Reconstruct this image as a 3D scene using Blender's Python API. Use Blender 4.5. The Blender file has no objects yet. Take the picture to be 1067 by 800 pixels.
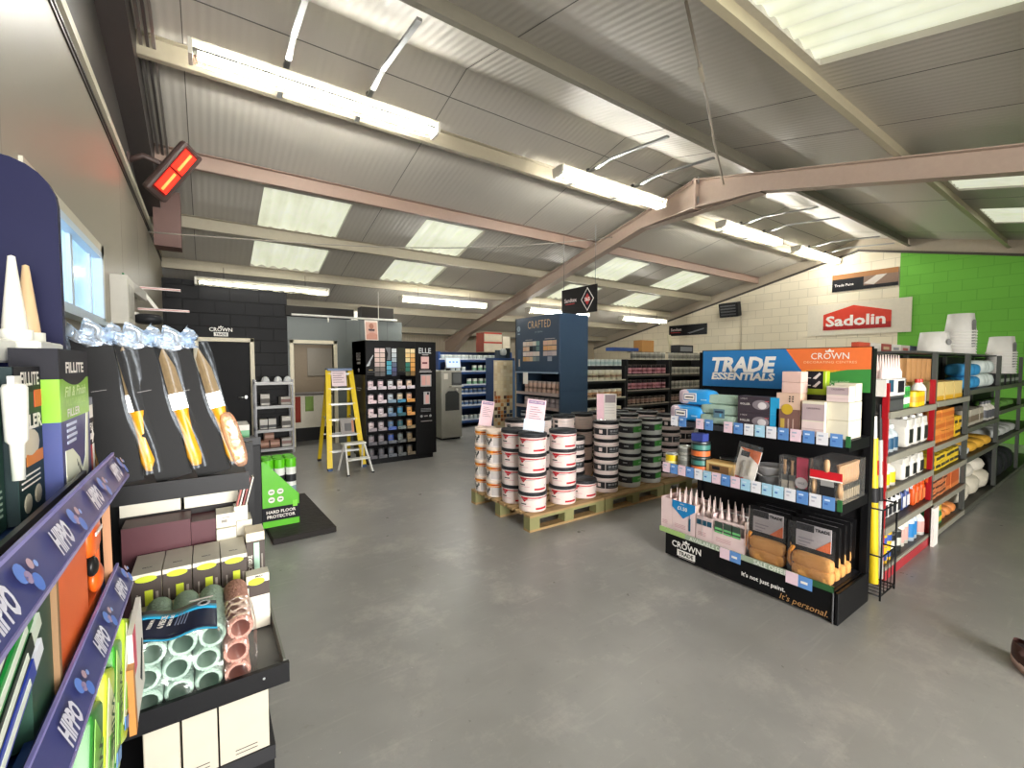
import bpy, math, random
from mathutils import Vector, Matrix
from math import sin, cos, pi, radians as R
random.seed(7)
SC = bpy.context.scene
COL = SC.collection
# ---------------------------------------------------------------- camera, light, exposure
cd = bpy.data.cameras.new('camera'); cam = bpy.data.objects.new('camera', cd); COL.objects.link(cam)
cam.location = (0, 0, 1.6)
cam.rotation_euler = (R(90 - 2.61), 0, R(-34.70))
cd.sensor_width = 36; cd.lens = 36 * 460 / 1067; cd.clip_start = .02
SC.camera = cam
SC.view_settings.view_transform = 'Standard'; SC.view_settings.look = 'None'
SC.view_settings.gamma = 1; SC.view_settings.use_curve_mapping = False
SC.view_settings.exposure = 1.1
SC.cycles.use_denoising = True
SC.cycles.max_bounces = 8
W = bpy.data.worlds.new('sky'); SC.world = W; W.use_nodes = True
bg = W.node_tree.nodes['Background']; bg.inputs[0].default_value = (.50, .72, 1, 1); bg.inputs[1].default_value = .6
TUBE = 75.0        # strength of the fluorescent tubes
DAY = .32          # strength of the daylight in the roof lights
def area(name, loc, sx, sy, power, col=(1, .97, .9), rot=(0, 0, 0)):
    l = bpy.data.lights.new(name, 'AREA'); l.shape = 'RECTANGLE'; l.size = sx; l.size_y = sy; l.energy = power; l.color = col
    o = bpy.data.objects.new(name, l); o.location = loc; o.rotation_euler = rot; COL.objects.link(o); return o
area('added_fill_behind_camera', (1.1, -4.7, 1.6), 3.0, 2.4, 380, (1, .97, .93), (R(90), 0, 0))  # added fill light for the foreground, set in an assumed rear opening

# ---------------------------------------------------------------- materials
def lin(h):
    h = h.lstrip('#'); c = [int(h[i:i + 2], 16) / 255 for i in (0, 2, 4)]
    return tuple(x / 12.92 if x <= .04045 else ((x + .055) / 1.055) ** 2.4 for x in c) + (1,)
MC = {}
def mat(h, rough=.5, metal=0, emit=0, var=.07, scale=18, bump=0, alpha=1, trans=0, coat=0, wave=None):
    key = (h, rough, metal, emit, var, scale, bump, alpha, trans, coat, wave)
    if key in MC: return MC[key]
    m = bpy.data.materials.new('paint_' + h.lstrip('#')); m.use_nodes = True
    nt = m.node_tree; N = nt.nodes; L = nt.links; p = N['Principled BSDF']
    c = lin(h)
    p.inputs['Roughness'].default_value = rough; p.inputs['Metallic'].default_value = metal
    if max(c[:3]) < .04: p.inputs['Specular IOR Level'].default_value = .22
    if coat: p.inputs['Coat Weight'].default_value = coat
    if alpha < 1: p.inputs['Alpha'].default_value = alpha
    if trans: p.inputs['Transmission Weight'].default_value = trans
    tc = N.new('ShaderNodeTexCoord'); no = N.new('ShaderNodeTexNoise')
    no.inputs['Scale'].default_value = scale; no.inputs['Detail'].default_value = 3
    L.new(tc.outputs['Object'], no.inputs['Vector'])
    mx = N.new('ShaderNodeMix'); mx.data_type = 'RGBA'
    mx.inputs[6].default_value = tuple(min(1, x * (1 - var)) for x in c[:3]) + (1,)
    mx.inputs[7].default_value = tuple(min(1, x * (1 + var)) for x in c[:3]) + (1,)
    L.new(no.outputs['Fac'], mx.inputs[0]); L.new(mx.outputs[2], p.inputs['Base Color'])
    if emit:
        L.new(mx.outputs[2], p.inputs['Emission Color']); p.inputs['Emission Strength'].default_value = emit
    src = no.outputs['Fac']
    if wave:
        ax, ws, wd = wave
        wv = N.new('ShaderNodeTexWave'); wv.bands_direction = ax; wv.inputs['Scale'].default_value = ws
        wv.inputs['Distortion'].default_value = 0; L.new(tc.outputs['Object'], wv.inputs['Vector'])
        src = wv.outputs['Fac']; bump = wd
    if bump:
        b = N.new('ShaderNodeBump'); b.inputs['Strength'].default_value = bump; b.inputs['Distance'].default_value = .02
        L.new(src, b.inputs['Height']); L.new(b.outputs['Normal'], p.inputs['Normal'])
    MC[key] = m; return m

def film(strength=.35, tint='#ffffff', rough=.08, bump=.45):
    """clear crinkled plastic film"""
    key = ('film', strength, tint, rough, bump)
    if key in MC: return MC[key]
    m = bpy.data.materials.new('clear_film'); m.use_nodes = True; nt = m.node_tree; N = nt.nodes; L = nt.links
    out = N['Material Output']; N.remove(N['Principled BSDF'])
    t = N.new('ShaderNodeBsdfTransparent'); g = N.new('ShaderNodeBsdfGlossy'); g.inputs['Roughness'].default_value = rough
    g.inputs['Color'].default_value = lin(tint); d = N.new('ShaderNodeBsdfDiffuse'); d.inputs['Color'].default_value = lin(tint)
    ms = N.new('ShaderNodeMixShader'); m2 = N.new('ShaderNodeMixShader'); fr = N.new('ShaderNodeFresnel'); fr.inputs[0].default_value = 1.5
    ad = N.new('ShaderNodeMath'); ad.operation = 'MULTIPLY_ADD'; ad.inputs[1].default_value = .55; ad.inputs[2].default_value = strength * .35
    tc = N.new('ShaderNodeTexCoord'); no = N.new('ShaderNodeTexNoise'); no.inputs['Scale'].default_value = 24; no.inputs['Detail'].default_value = 2
    L.new(tc.outputs['Object'], no.inputs['Vector'])
    b = N.new('ShaderNodeBump'); b.inputs['Strength'].default_value = bump; b.inputs['Distance'].default_value = .02
    L.new(no.outputs['Fac'], b.inputs['Height']); L.new(b.outputs[0], g.inputs['Normal']); L.new(b.outputs[0], fr.inputs['Normal'])
    L.new(fr.outputs[0], ad.inputs[0]); L.new(ad.outputs[0], ms.inputs[0]); L.new(t.outputs[0], ms.inputs[1]); L.new(g.outputs[0], ms.inputs[2])
    m2.inputs[0].default_value = strength * .25; L.new(ms.outputs[0], m2.inputs[1]); L.new(d.outputs[0], m2.inputs[2])
    L.new(m2.outputs[0], out.inputs[0]); MC[key] = m; return m

# ---------------------------------------------------------------- mesh builder
TXT = {}; KIDS = {}
def text_geo(s, bold, shear, space):
    k = (s, bold, shear, space)
    if k not in TXT:
        c = bpy.data.curves.new('t', 'FONT'); c.body = s; c.size = 1; c.offset = bold; c.shear = shear; c.space_character = space
        c.resolution_u = 2; c.align_x = 'CENTER'; c.align_y = 'CENTER'
        o = bpy.data.objects.new('t', c); COL.objects.link(o); bpy.context.view_layer.update()
        me = bpy.data.meshes.new_from_object(o.evaluated_get(bpy.context.evaluated_depsgraph_get()))
        vs = [tuple(v.co) for v in me.vertices]; fs = [tuple(p.vertices) for p in me.polygons]
        xs = [v[0] for v in vs] or [0, 1]; ys = [v[1] for v in vs] or [0, 1]
        bpy.data.objects.remove(o); bpy.data.curves.remove(c); bpy.data.meshes.remove(me)
        TXT[k] = (vs, fs, min(xs), max(xs), min(ys), max(ys))
    return TXT[k]

class B:
    def __init__(s): s.v = []; s.f = []; s.k = []; s.sm = []; s.ms = []; s.M = None
    def add(s, vs, fs, m, smooth=False, M=None):
        M = M if M is not None else Matrix()
        if s.M is not None: M = s.M @ M
        n = len(s.v); s.v += [tuple(M @ Vector(v)) for v in vs]
        if m not in s.ms: s.ms.append(m)
        i = s.ms.index(m)
        for f in fs: s.f.append(tuple(a + n for a in f)); s.k.append(i); s.sm.append(smooth)
        return s
    def bx(s, x0, y0, z0, x1, y1, z1, m, M=None):
        vs = [(x0, y0, z0), (x1, y0, z0), (x1, y1, z0), (x0, y1, z0), (x0, y0, z1), (x1, y0, z1), (x1, y1, z1), (x0, y1, z1)]
        return s.add(vs, [(3, 2, 1, 0), (4, 5, 6, 7), (0, 1, 5, 4), (1, 2, 6, 5), (2, 3, 7, 6), (3, 0, 4, 7)], m, M=M)
    def box(s, c, d, m, M=None):
        return s.bx(c[0] - d[0] / 2, c[1] - d[1] / 2, c[2] - d[2] / 2, c[0] + d[0] / 2, c[1] + d[1] / 2, c[2] + d[2] / 2, m, M)
    def lathe(s, prof, m, c=(0, 0, 0), n=20, M=None, smooth=True, a0=0, a1=2 * pi):
        vs = []; fs = []; full = abs(a1 - a0 - 2 * pi) < 1e-6; q = n if full else n + 1
        for r, z in prof:
            for i in range(q):
                a = a0 + (a1 - a0) * i / n; vs.append((c[0] + r * cos(a), c[1] + r * sin(a), c[2] + z))
        for j in range(len(prof) - 1):
            for i in range(n):
                b = (i + 1) % q if full else i + 1
                fs.append((j * q + i, j * q + b, (j + 1) * q + b, (j + 1) * q + i))
        return s.add(vs, fs, m, smooth, M)
    def cyl(s, c, r, h, m, n=16, r2=None, M=None, top=None):
        r2 = r if r2 is None else r2
        s.lathe([(0.0001, 0), (r, 0)], m, c, n, M, False); s.lathe([(r, 0), (r2, h)], m, c, n, M); s.lathe([(r2, h), (.0001, h)], top or m, c, n, M, False)
        return s
    def tube(s, pts, r, m, n=8, closed=False, M=None):
        pts = [Vector(p) for p in pts]; vs = []; fs = []; N = len(pts)
        for i, p in enumerate(pts):
            if closed: t = (pts[(i + 1) % N] - pts[i - 1]).normalized()
            else: t = (pts[min(i + 1, N - 1)] - pts[max(i - 1, 0)]).normalized()
            u = t.cross(Vector((0, 0, 1)))
            if u.length < .05: u = t.cross(Vector((0, 1, 0)))
            u.normalize(); w = u.cross(t); rr = r[i] if isinstance(r, (list, tuple)) else r
            for j in range(n):
                a = 2 * pi * j / n; vs.append(tuple(p + u * rr * cos(a) + w * rr * sin(a)))
        for i in range(N if closed else N - 1):
            for j in range(n):
                k = (i + 1) % N; fs.append((i * n + j, i * n + (j + 1) % n, k * n + (j + 1) % n, k * n + j))
        if not closed: fs += [tuple(range(n))[::-1], tuple((N - 1) * n + j for j in range(n))]
        return s.add(vs, fs, m, True, M)
    def bar(s, a, b, w, h, m, up=(0, 0, 1)):
        a = Vector(a); b = Vector(b); t = (b - a); L = t.length; t.normalize(); u = t.cross(Vector(up))
        if u.length < .02: u = t.cross(Vector((0, 1, 0)))
        u.normalize(); v = u.cross(t)
        M = Matrix((u.to_4d(), t.to_4d(), v.to_4d(), (0, 0, 0, 1))).transposed(); M.translation = a
        for i in range(3): M[3][i] = 0
        return s.bx(-w / 2, 0, -h / 2, w / 2, L, h / 2, m, M)
    def poly(s, pts, y0, y1, m, plane='xz', M=None):
        """outline extruded from y0 to y1"""
        n = len(pts)
        g = {'xz': lambda p, y: (p[0], y, p[1]), 'yz': lambda p, y: (y, p[0], p[1]), 'xy': lambda p, y: (p[0], p[1], y)}[plane]
        vs = [g(p, y0) for p in pts] + [g(p, y1) for p in pts]
        fs = [tuple(range(n)), tuple(range(2 * n - 1, n - 1, -1))] + [(i, n + i, n + (i + 1) % n, (i + 1) % n) for i in range(n)]
        return s.add(vs, fs, m, M=M)
    def patch(s, r, a0, a1, z0, z1, m, n=6, r1=None, c=(0, 0, 0), M=None):
        r1 = r if r1 is None else r1
        return s.lathe([(r, z0), (r1, z1)], m, c, n, M, True, a0, a1)
    def sheet(s, fn, nu, nv, m, smooth=True, M=None):
        vs = [fn(i / nu, j / nv) for j in range(nv + 1) for i in range(nu + 1)]
        fs = [(j * (nu + 1) + i, j * (nu + 1) + i + 1, (j + 1) * (nu + 1) + i + 1, (j + 1) * (nu + 1) + i) for j in range(nv) for i in range(nu)]
        return s.add(vs, fs, m, smooth, M)
    def blob(s, c, d, m, n=10, p=2.0, M=None, jit=0):
        """rounded soft box / ellipsoid (superellipsoid)"""
        sg = lambda v, e: math.copysign(abs(v) ** e, v); e = 2 / p; vs = []; fs = []; q = 2 * n
        for j in range(n + 1):
            t = -pi / 2 + pi * j / n
            for i in range(q):
                a = 2 * pi * i / q; k = 1 + random.uniform(-jit, jit)
                vs.append((c[0] + d[0] / 2 * sg(cos(t), e) * sg(cos(a), e) * k, c[1] + d[1] / 2 * sg(cos(t), e) * sg(sin(a), e) * k, c[2] + d[2] / 2 * sg(sin(t), e)))
        for j in range(n):
            for i in range(q): fs.append((j * q + i, j * q + (i + 1) % q, (j + 1) * q + (i + 1) % q, (j + 1) * q + i))
        return s.add(vs, fs, m, True, M)
    def text(s, t, w, c, m, bold=0.0, shear=0.0, h=None, rot=None, space=1.0):
        """flat printed lettering of width w in the local xz plane, facing -y, centred on c"""
        vs, fs, x0, x1, y0, y1 = text_geo(t, bold, shear, space)
        k = w / (x1 - x0); kz = h / (y1 - y0) if h else k
        M = Matrix.Translation(Vector(c)) @ (rot if rot is not None else Matrix())
        return s.add([((v[0] - (x0 + x1) / 2) * k, 0, (v[1] - (y0 + y1) / 2) * kz) for v in vs], fs, m, M=M)
    def build(s, name, parent=None, bevel=0, seg=1, solid=0):
        me = bpy.data.meshes.new(name); me.from_pydata(s.v, [], s.f)
        for m in s.ms: me.materials.append(m)
        me.polygons.foreach_set('material_index', s.k); me.polygons.foreach_set('use_smooth', s.sm); me.update()
        o = bpy.data.objects.new(name, me); COL.objects.link(o)
        if parent is not None:
            o.parent = parent; KIDS.setdefault(parent.name, []).append(o)
        if solid:
            q = o.modifiers.new('s', 'SOLIDIFY'); q.thickness = solid
        if bevel:
            q = o.modifiers.new('b', 'BEVEL'); q.width = bevel; q.segments = seg; q.limit_method = 'ANGLE'; q.angle_limit = R(50)
        return o
ROTX = lambda a: Matrix.Rotation(a, 4, 'X'); ROTY = lambda a: Matrix.Rotation(a, 4, 'Y'); ROTZ = lambda a: Matrix.Rotation(a, 4, 'Z')
TR = lambda x, y, z: Matrix.Translation((x, y, z))
UP = ROTX(R(-90))   # turns lettering onto a top face (reads from -y)

SEEN = {}
def tag(o, label, cat, group=None, loc=None, rz=None, rot=None):
    o['label'] = label; o['category'] = cat
    if group: o['group'] = group
    if loc is not None: o.location = loc
    if rot is not None: o.rotation_euler = rot
    if rz is not None: o.rotation_euler = (0, 0, rz)
    n = len(label.split())
    if n < 4 or n > 16: print('LABEL LENGTH', n, label)
    SEEN[label] = SEEN.get(label, 0) + 1
    return o
def thing(name, label, cat, loc=(0, 0, 0), rz=0, group=None, rot=None):
    o = bpy.data.objects.new(name, None); COL.objects.link(o); o.empty_display_size = .05
    return tag(o, label, cat, group, loc, None, rot or (0, 0, rz))
def struct(o): o['kind'] = 'structure'; return o
def dup(root, loc, rz=0, label=None, group=None, rot=None):
    r = root.copy(); COL.objects.link(r)
    for ch in KIDS.get(root.name, []):
        c = ch.copy(); COL.objects.link(c); c.parent = r
        for g in KIDS.get(ch.name, []):
            d = g.copy(); COL.objects.link(d); d.parent = c
    return tag(r, label or root['label'], root['category'], group or root.get('group'), loc, None, rot or (0, 0, rz))
class Kind:
    """a kind of goods: the first one placed is the built one, the others are copies of it"""
    def __init__(s, make, cat=None): s.make = make; s.o = None; s.cat = cat
    def put(s, loc, rz, label, group=None, rot=None):
        if s.o is None:
            s.o = s.make()
            if 'category' not in s.o: s.o['category'] = s.cat or s.o.name.split('.')[0].replace('_', ' ')
            return tag(s.o, label, s.o['category'], group, loc, None, rot or (0, 0, rz))
        return dup(s.o, loc, rz, label, group, rot)
ORD = 'first second third fourth fifth sixth seventh eighth ninth tenth eleventh twelfth thirteenth fourteenth fifteenth sixteenth seventeenth eighteenth nineteenth twentieth'.split()
def nth(i, n, a='left', b='right'):
    """where the i-th of n stands, in words"""
    if n == 1: return 'alone'
    if i == 0: return a + 'most'
    if i == n - 1: return b + 'most'
    if i < n / 2: return ORD[i] + ' from ' + a
    return ORD[n - 1 - i] + ' from ' + b
def vert(i, n):
    """i counted from the bottom of n"""
    if n == 1: return 'single'
    if i == 0: return 'bottom'
    if i == n - 1: return 'top'
    if n == 3: return 'middle'
    return ORD[n - 1 - i] + ' from top' if i >= n / 2 else ORD[i] + ' from bottom'

WHITE = mat('#e9e6dd', .5); BLACK = mat('#101012', .45); DARK = mat('#232327', .5); PAPER = mat('#efe9e2', .6); STEEL = mat('#b9bcbc', .3, 1)
PINK = mat('#eccfd2', .5); REDM = mat('#b5121f', .4); INK = mat('#1b1b22', .6); TICKB = mat('#5f8fce', .5); TICKP = mat('#ecd0dc', .5); TICKW = mat('#e8e8ee', .5)
NAVY = mat('#1d2747', .45)
# ================================================================ the building
YW = 9.3          # black partition wall at the back
XG = 13.2         # gable wall on the far side
RIDGE, ZR, SL = 4.16, 4.66, .24
zr = lambda y: ZR - SL * abs(y - RIDGE)
# --- floor: grey painted concrete, worn
fm = bpy.data.materials.new('painted_concrete'); fm.use_nodes = True
nt = fm.node_tree; N = nt.nodes; L = nt.links; p = N['Principled BSDF']
tc = N.new('ShaderNodeTexCoord')
def noise(sc, det, off=0, rough=.55):
    n = N.new('ShaderNodeTexNoise'); n.inputs['Scale'].default_value = sc; n.inputs['Detail'].default_value = det; n.inputs['Roughness'].default_value = rough
    mp = N.new('ShaderNodeMapping'); mp.inputs['Location'].default_value = (off, off * .7, 0); L.new(tc.outputs['Object'], mp.inputs[0]); L.new(mp.outputs[0], n.inputs['Vector']); return n
def ramp(src, stops):
    r = N.new('ShaderNodeValToRGB'); e = r.color_ramp.elements
    e[0].position, e[0].color = stops[0][0], lin(stops[0][1]); e[1].position, e[1].color = stops[1][0], lin(stops[1][1])
    for q in stops[2:]: x = e.new(q[0]); x.color = lin(q[1])
    L.new(src, r.inputs[0]); return r
def mix(f, a, b, mode='MIX'):
    m = N.new('ShaderNodeMix'); m.data_type = 'RGBA'; m.blend_type = mode
    for i, q in ((0, f), (6, a), (7, b)):
        if isinstance(q, (int, float)): m.inputs[i].default_value = q
        elif isinstance(q, tuple): m.inputs[i].default_value = q
        else: L.new(q, m.inputs[i])
    return m.outputs[2]
n1 = noise(.55, 4); n2 = noise(5, 6, 3); n3 = noise(38, 4, 9); n4 = noise(1.6, 8, 20, .75)
base = ramp(n1.outputs[0], [(.3, '#848380'), (.7, '#9d9b97')]).outputs[0]
wear = ramp(n4.outputs[0], [(.52, '#000000'), (.70, '#ffffff')]).outputs[0]
c1 = mix(wear, base, lin('#aaa6a0')); sc = ramp(n2.outputs[0], [(.35, '#8c8c8c'), (.65, '#a4a4a4')]).outputs[0]
c2 = mix(.35, c1, sc, 'OVERLAY')
spk = ramp(n3.outputs[0], [(.70, '#000000'), (.76, '#ffffff')]).outputs[0]
mm = N.new('ShaderNodeMath'); mm.operation = 'MULTIPLY'; mm.inputs[1].default_value = .5; L.new(spk, mm.inputs[0])
sm = N.new('ShaderNodeMapping'); sm.inputs['Scale'].default_value = (2.2, 26, 1); sm.inputs['Rotation'].default_value = (0, 0, .5); L.new(tc.outputs['Object'], sm.inputs[0])
n5 = N.new('ShaderNodeTexNoise'); n5.inputs['Scale'].default_value = 1; n5.inputs['Detail'].default_value = 5; L.new(sm.outputs[0], n5.inputs['Vector'])
scr = ramp(n5.outputs[0], [(.60, '#000000'), (.72, '#ffffff')]).outputs[0]; m5 = N.new('ShaderNodeMath'); m5.operation = 'MULTIPLY'; m5.inputs[1].default_value = .11; L.new(scr, m5.inputs[0])
c2b = mix(m5.outputs[0], c2, lin('#c2bdb5')); n6 = noise(14, 8, 31, .7); dk = ramp(n6.outputs[0], [(.30, '#ffffff'), (.40, '#000000')]).outputs[0]; m6 = N.new('ShaderNodeMath'); m6.operation = 'MULTIPLY'; m6.inputs[1].default_value = .35; L.new(dk, m6.inputs[0])
c2b = mix(m6.outputs[0], c2b, lin('#6d6a66')); c3 = mix(mm.outputs[0], c2b, lin('#c6c0b6')); L.new(c3, p.inputs['Base Color'])
rr = N.new('ShaderNodeMapRange'); rr.inputs[3].default_value = .20; rr.inputs[4].default_value = .46; L.new(n2.outputs[0], rr.inputs[0]); L.new(rr.outputs[0], p.inputs['Roughness'])
bm = N.new('ShaderNodeBump'); bm.inputs['Strength'].default_value = .12; bm.inputs['Distance'].default_value = .01; L.new(n2.outputs[0], bm.inputs['Height']); L.new(bm.outputs[0], p.inputs['Normal'])
struct(B().bx(-.75, -4.9, -.15, XG + .1, 13.2, 0, fm).build('floor'))
# --- painted blockwork
def blockwork(name, h, mortar, bumps=.35, sc=1, off=.5):
    m = bpy.data.materials.new(name); m.use_nodes = True; nt = m.node_tree; N = nt.nodes; L = nt.links; p = N['Principled BSDF']
    tc = N.new('ShaderNodeTexCoord'); sp = N.new('ShaderNodeSeparateXYZ'); cb = N.new('ShaderNodeCombineXYZ'); ad = N.new('ShaderNodeMath')
    L.new(tc.outputs['Object'], sp.inputs[0]); L.new(sp.outputs[0], ad.inputs[0]); L.new(sp.outputs[1], ad.inputs[1])
    L.new(ad.outputs[0], cb.inputs[0]); L.new(sp.outputs[2], cb.inputs[1])
    b = N.new('ShaderNodeTexBrick'); b.inputs['Scale'].default_value = 1; b.inputs['Brick Width'].default_value = .45; b.inputs['Row Height'].default_value = .225
    b.inputs['Mortar Size'].default_value = .008; b.inputs['Mortar Smooth'].default_value = .4
    c = lin(h); b.inputs['Color1'].default_value = c; b.inputs['Color2'].default_value = tuple(x * .94 for x in c[:3]) + (1,); b.inputs['Mortar'].default_value = lin(mortar)
    L.new(cb.outputs[0], b.inputs['Vector']); L.new(b.outputs['Color'], p.inputs['Base Color']); p.inputs['Roughness'].default_value = .5; p.inputs['Specular IOR Level'].default_value = .2
    bp = N.new('ShaderNodeBump'); bp.inputs['Strength'].default_value = bumps; bp.inputs['Distance'].default_value = .01; bp.invert = True
    L.new(b.outputs['Fac'], bp.inputs['Height']); L.new(bp.outputs[0], p.inputs['Normal']); return m
CREAM = blockwork('cream_blockwork', '#efe4cb', '#d2c7ae', .2); GREEN = blockwork('green_blockwork', '#74bd48', '#67ab40', .2); BLKW = blockwork('black_blockwork', '#121214', '#0a0a0b', .6)
TAN = blockwork('brown_blockwork', '#a8987c', '#8b7d66')
PANEL = mat('#989181', .42, var=.03, scale=2)
# left wall of insulated panels with a high window
w = B(); HB = 3.45; wy0, wy1, wz0, wz1 = 2.55, 4.0, 1.86, 2.33
w.bx(-.72, -4.9, 0, -.565, wy0, HB, PANEL); w.bx(-.72, wy1, 0, -.565, 9.45, HB, PANEL)
w.bx(-.72, wy0, 0, -.565, wy1, wz0, PANEL); w.bx(-.72, wy0, wz1, -.565, wy1, HB, PANEL)
for y in (1.2, 2.3, 5.05, 6.2, 7.3): w.bx(-.5655, y - .004, 0, -.5645, y + .004, HB - .1, mat('#8f8a7e', .5))
w = struct(w.build('wall_left'))
fr = B(); FRM = mat('#cfe0ee', .4)
for a in ((-.74, wy0, wz0, -.545, wy1, wz0 + .04), (-.74, wy0, wz1 - .04, -.545, wy1, wz1), (-.74, wy1 - .05, wz0, -.545, wy1, wz1), (-.74, wy0, wz0, -.545, wy0 + .05, wz1)): fr.bx(*a, FRM)
fr.bx(-.605, 3.28, wz0, -.575, 3.33, wz1, FRM); fr.bx(-.605, 3.80, wz0, -.580, 3.83, wz1, FRM)
wf = struct(fr.build('window_1'))
B().bx(-.600, wy0 + .04, wz0 + .03, -.592, wy1 - .04, wz1 - .03, mat('#9cc8ec', .15, emit=.42)).build('glass_pane', wf)
B().bx(-.60, wy0 - .05, wz0 - .03, -.50, wy1 + .05, wz0, FRM).build('window_sill', wf)
ar = B(); CRM = mat('#cfcab8', .45)
for a in ((-.58, wy0 - .08, wz1, -.552, wy1 + .08, wz1 + .06), (-.58, wy1, wz0 - .03, -.552, wy1 + .08, wz1 + .06)): ar.bx(*a, CRM)
ar.build('architrave', wf)
t = B(); TD = mat('#3a3430', .45); t.bx(-.57, -4.9, 3.30, -.556, 9.4, 3.318, TD); t.bx(-.57, -4.9, 3.345, -.556, 9.4, 3.362, TD); t.bx(-.57, -4.9, 3.385, -.54, 9.4, 3.45, mat('#d8d2bd', .5))
struct(t.build('trim_1'))
# dark cladding between the panel wall and the roof, and the steel of the end frame with its cable rails
GD = mat('#4a4644', .5)
g = B(); g.poly([(-.88, 3.44), (9.2, 3.44), (RIDGE, ZR)], -.72, -.6, GD, 'yz'); struct(g.build('wall_gable_left'))
RAIL = mat('#55504e', .4, .2); g = B()
def slope_bar(b, x0, x1, y0, y1, d0, d1, m):
    """a bar that follows the roof from y0 to y1, d0..d1 below it"""
    ys = [y0] + ([RIDGE] if y0 < RIDGE < y1 else []) + [y1]
    for a, c in zip(ys, ys[1:]): b.poly([(a, zr(a) - d1), (c, zr(c) - d1), (c, zr(c) - d0), (a, zr(a) - d0)], x0, x1, m, 'yz')
slope_bar(g, -.60, -.42, -4.8, 7.45, .02, .36, mat('#4b4543', .45)); struct(g.build('beam_left_rafter'))
g = B()
for i, x in enumerate((-.40, -.355, -.31)): slope_bar(g, x, x + .022, -4.8, 7.3, .05, .10, mat(('#77716d', '#5d5856', '#8d8782')[i], .3, .5))
struct(g.build('trim_2'))
g = B(); g.bx(-.5, 7.2, 3.10, -.22, 7.5, 3.80, mat('#6a4c44', .5)); struct(g.build('beam_haunch'))
# roof: lining sheets in two slopes with openings for the roof lights
SHEET = mat('#bdb8ae', .42, var=.03, scale=1.2, wave=('X', 4.2, .16))
XC = [-.75, .71, 1.88, 3.08, 4.22, 7.65, 8.85, 10.15, 11.4, XG + .1]
YL = [RIDGE, 6.93, 8.04, 8.46, 9.46, 13.2]; YR = [-4.9, .5, 1.64, RIDGE]
lights_l = [(1, 1), (1, 3), (3, 1), (3, 3), (5, 1), (5, 3), (7, 1), (7, 3)]   # (cell in x, cell in y) on the far slope
lights_r = [(2, 1), (3, 1), (5, 1), (7, 1)]                                          # on the near slope
roof = B(); nroof = 0
LITE = bpy.data.materials.new('roof_light_sheet'); LITE.use_nodes = True
nt = LITE.node_tree; N = nt.nodes; L = nt.links; p = N['Principled BSDF']; tc = N.new('ShaderNodeTexCoord')
a1 = noise(3, 5); mp = N.new('ShaderNodeMapping'); mp.inputs['Scale'].default_value = (9, .6, 1); L.new(tc.outputs['Object'], mp.inputs[0]); a1b = N.new('ShaderNodeTexNoise'); a1b.inputs['Scale'].default_value = 1; a1b.inputs['Detail'].default_value = 4; L.new(mp.outputs[0], a1b.inputs['Vector'])
cA = ramp(a1b.outputs[0], [(.3, '#cfd2b6'), (.62, '#e6ead4')]).outputs[0]; cB = mix(.5, cA, ramp(a1.outputs[0], [(.3, '#d6d8be'), (.7, '#eef2e2')]).outputs[0])
L.new(cB, p.inputs['Emission Color']); p.inputs['Emission Strength'].default_value = DAY; L.new(cB, p.inputs['Base Color']); p.inputs['Roughness'].default_value = .6
lite_n = 1
def slab(x0, x1, ya, yb, th=.08):
    roof.add([(x0, ya, zr(ya)), (x1, ya, zr(ya)), (x1, yb, zr(yb)), (x0, yb, zr(yb)), (x0, ya, zr(ya) + th), (x1, ya, zr(ya) + th), (x1, yb, zr(yb) + th), (x0, yb, zr(yb) + th)],
             [(0, 1, 2, 3), (7, 6, 5, 4), (0, 4, 5, 1), (1, 5, 6, 2), (2, 6, 7, 3), (3, 7, 4, 0)], SHEET)
def rooflight(x0, x1, ya, yb):
    global lite_n; lite_n += 1; b = B(); n = 60
    b.sheet(lambda u, v: (x0 + (x1 - x0) * u, ya + (yb - ya) * v, zr(ya + (yb - ya) * v) + .035 + .018 * cos(u * 2 * pi * (x1 - x0) / .19)), n, 2, LITE)
    struct(b.build('window_%d' % lite_n))
for Y, LT in ((YL, lights_l), (YR, lights_r)):
    for j in range(len(Y) - 1):
        for i in range(len(XC) - 1):
            if (i, j) in LT:
                rooflight(XC[i], XC[i + 1], Y[j], Y[j + 1])
            else: slab(XC[i], XC[i + 1], Y[j], Y[j + 1])
# joints between the lining sheets
JT = mat('#5f5d58', .6)
for x in (-.1, 2.3, 4.75, 5.8, 7.0, 9.4, 12.3):
    for a, c in ((-4.9, RIDGE), (RIDGE, 13.2)): roof.poly([(a, zr(a) - .003), (c, zr(c) - .003), (c, zr(c) + .01), (a, zr(a) + .01)], x, x + .008, JT, 'yz')
for y in (4.55,): roof.bx(-.6, y - .004, zr(y) - .004, XG, y + .004, zr(y) + .005, JT)
struct(roof.build('ceiling'))
# purlins: pressed steel Z sections running along the building
PUR = mat('#a79b86', .5); PURB = mat('#8e7566', .5)
for i, y in enumerate((-4.3, -2.85, -1.35, .15, 1.71, 3.24, 5.06, 6.54, 7.99, 9.46, 10.92, 12.4)):
    b = B(); z = zr(y); m = mat({4: '#b3a98e', 5: '#7f7a6b', 3: '#8d8878', 7: '#9a8274'}.get(i, '#a09782'), .5)
    b.bx(-.6, y - .004, z - .17, XG, y + .004, z, m); s = 1 if y > RIDGE else -1
    b.bx(-.6, min(y, y + s * .06), z - .174, XG, max(y, y + s * .06), z - .166, m); b.bx(-.6, min(y, y - s * .06), z - .012, XG, max(y, y - s * .06), z - .004, m)
    struct(b.build('beam_purlin'))
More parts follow.
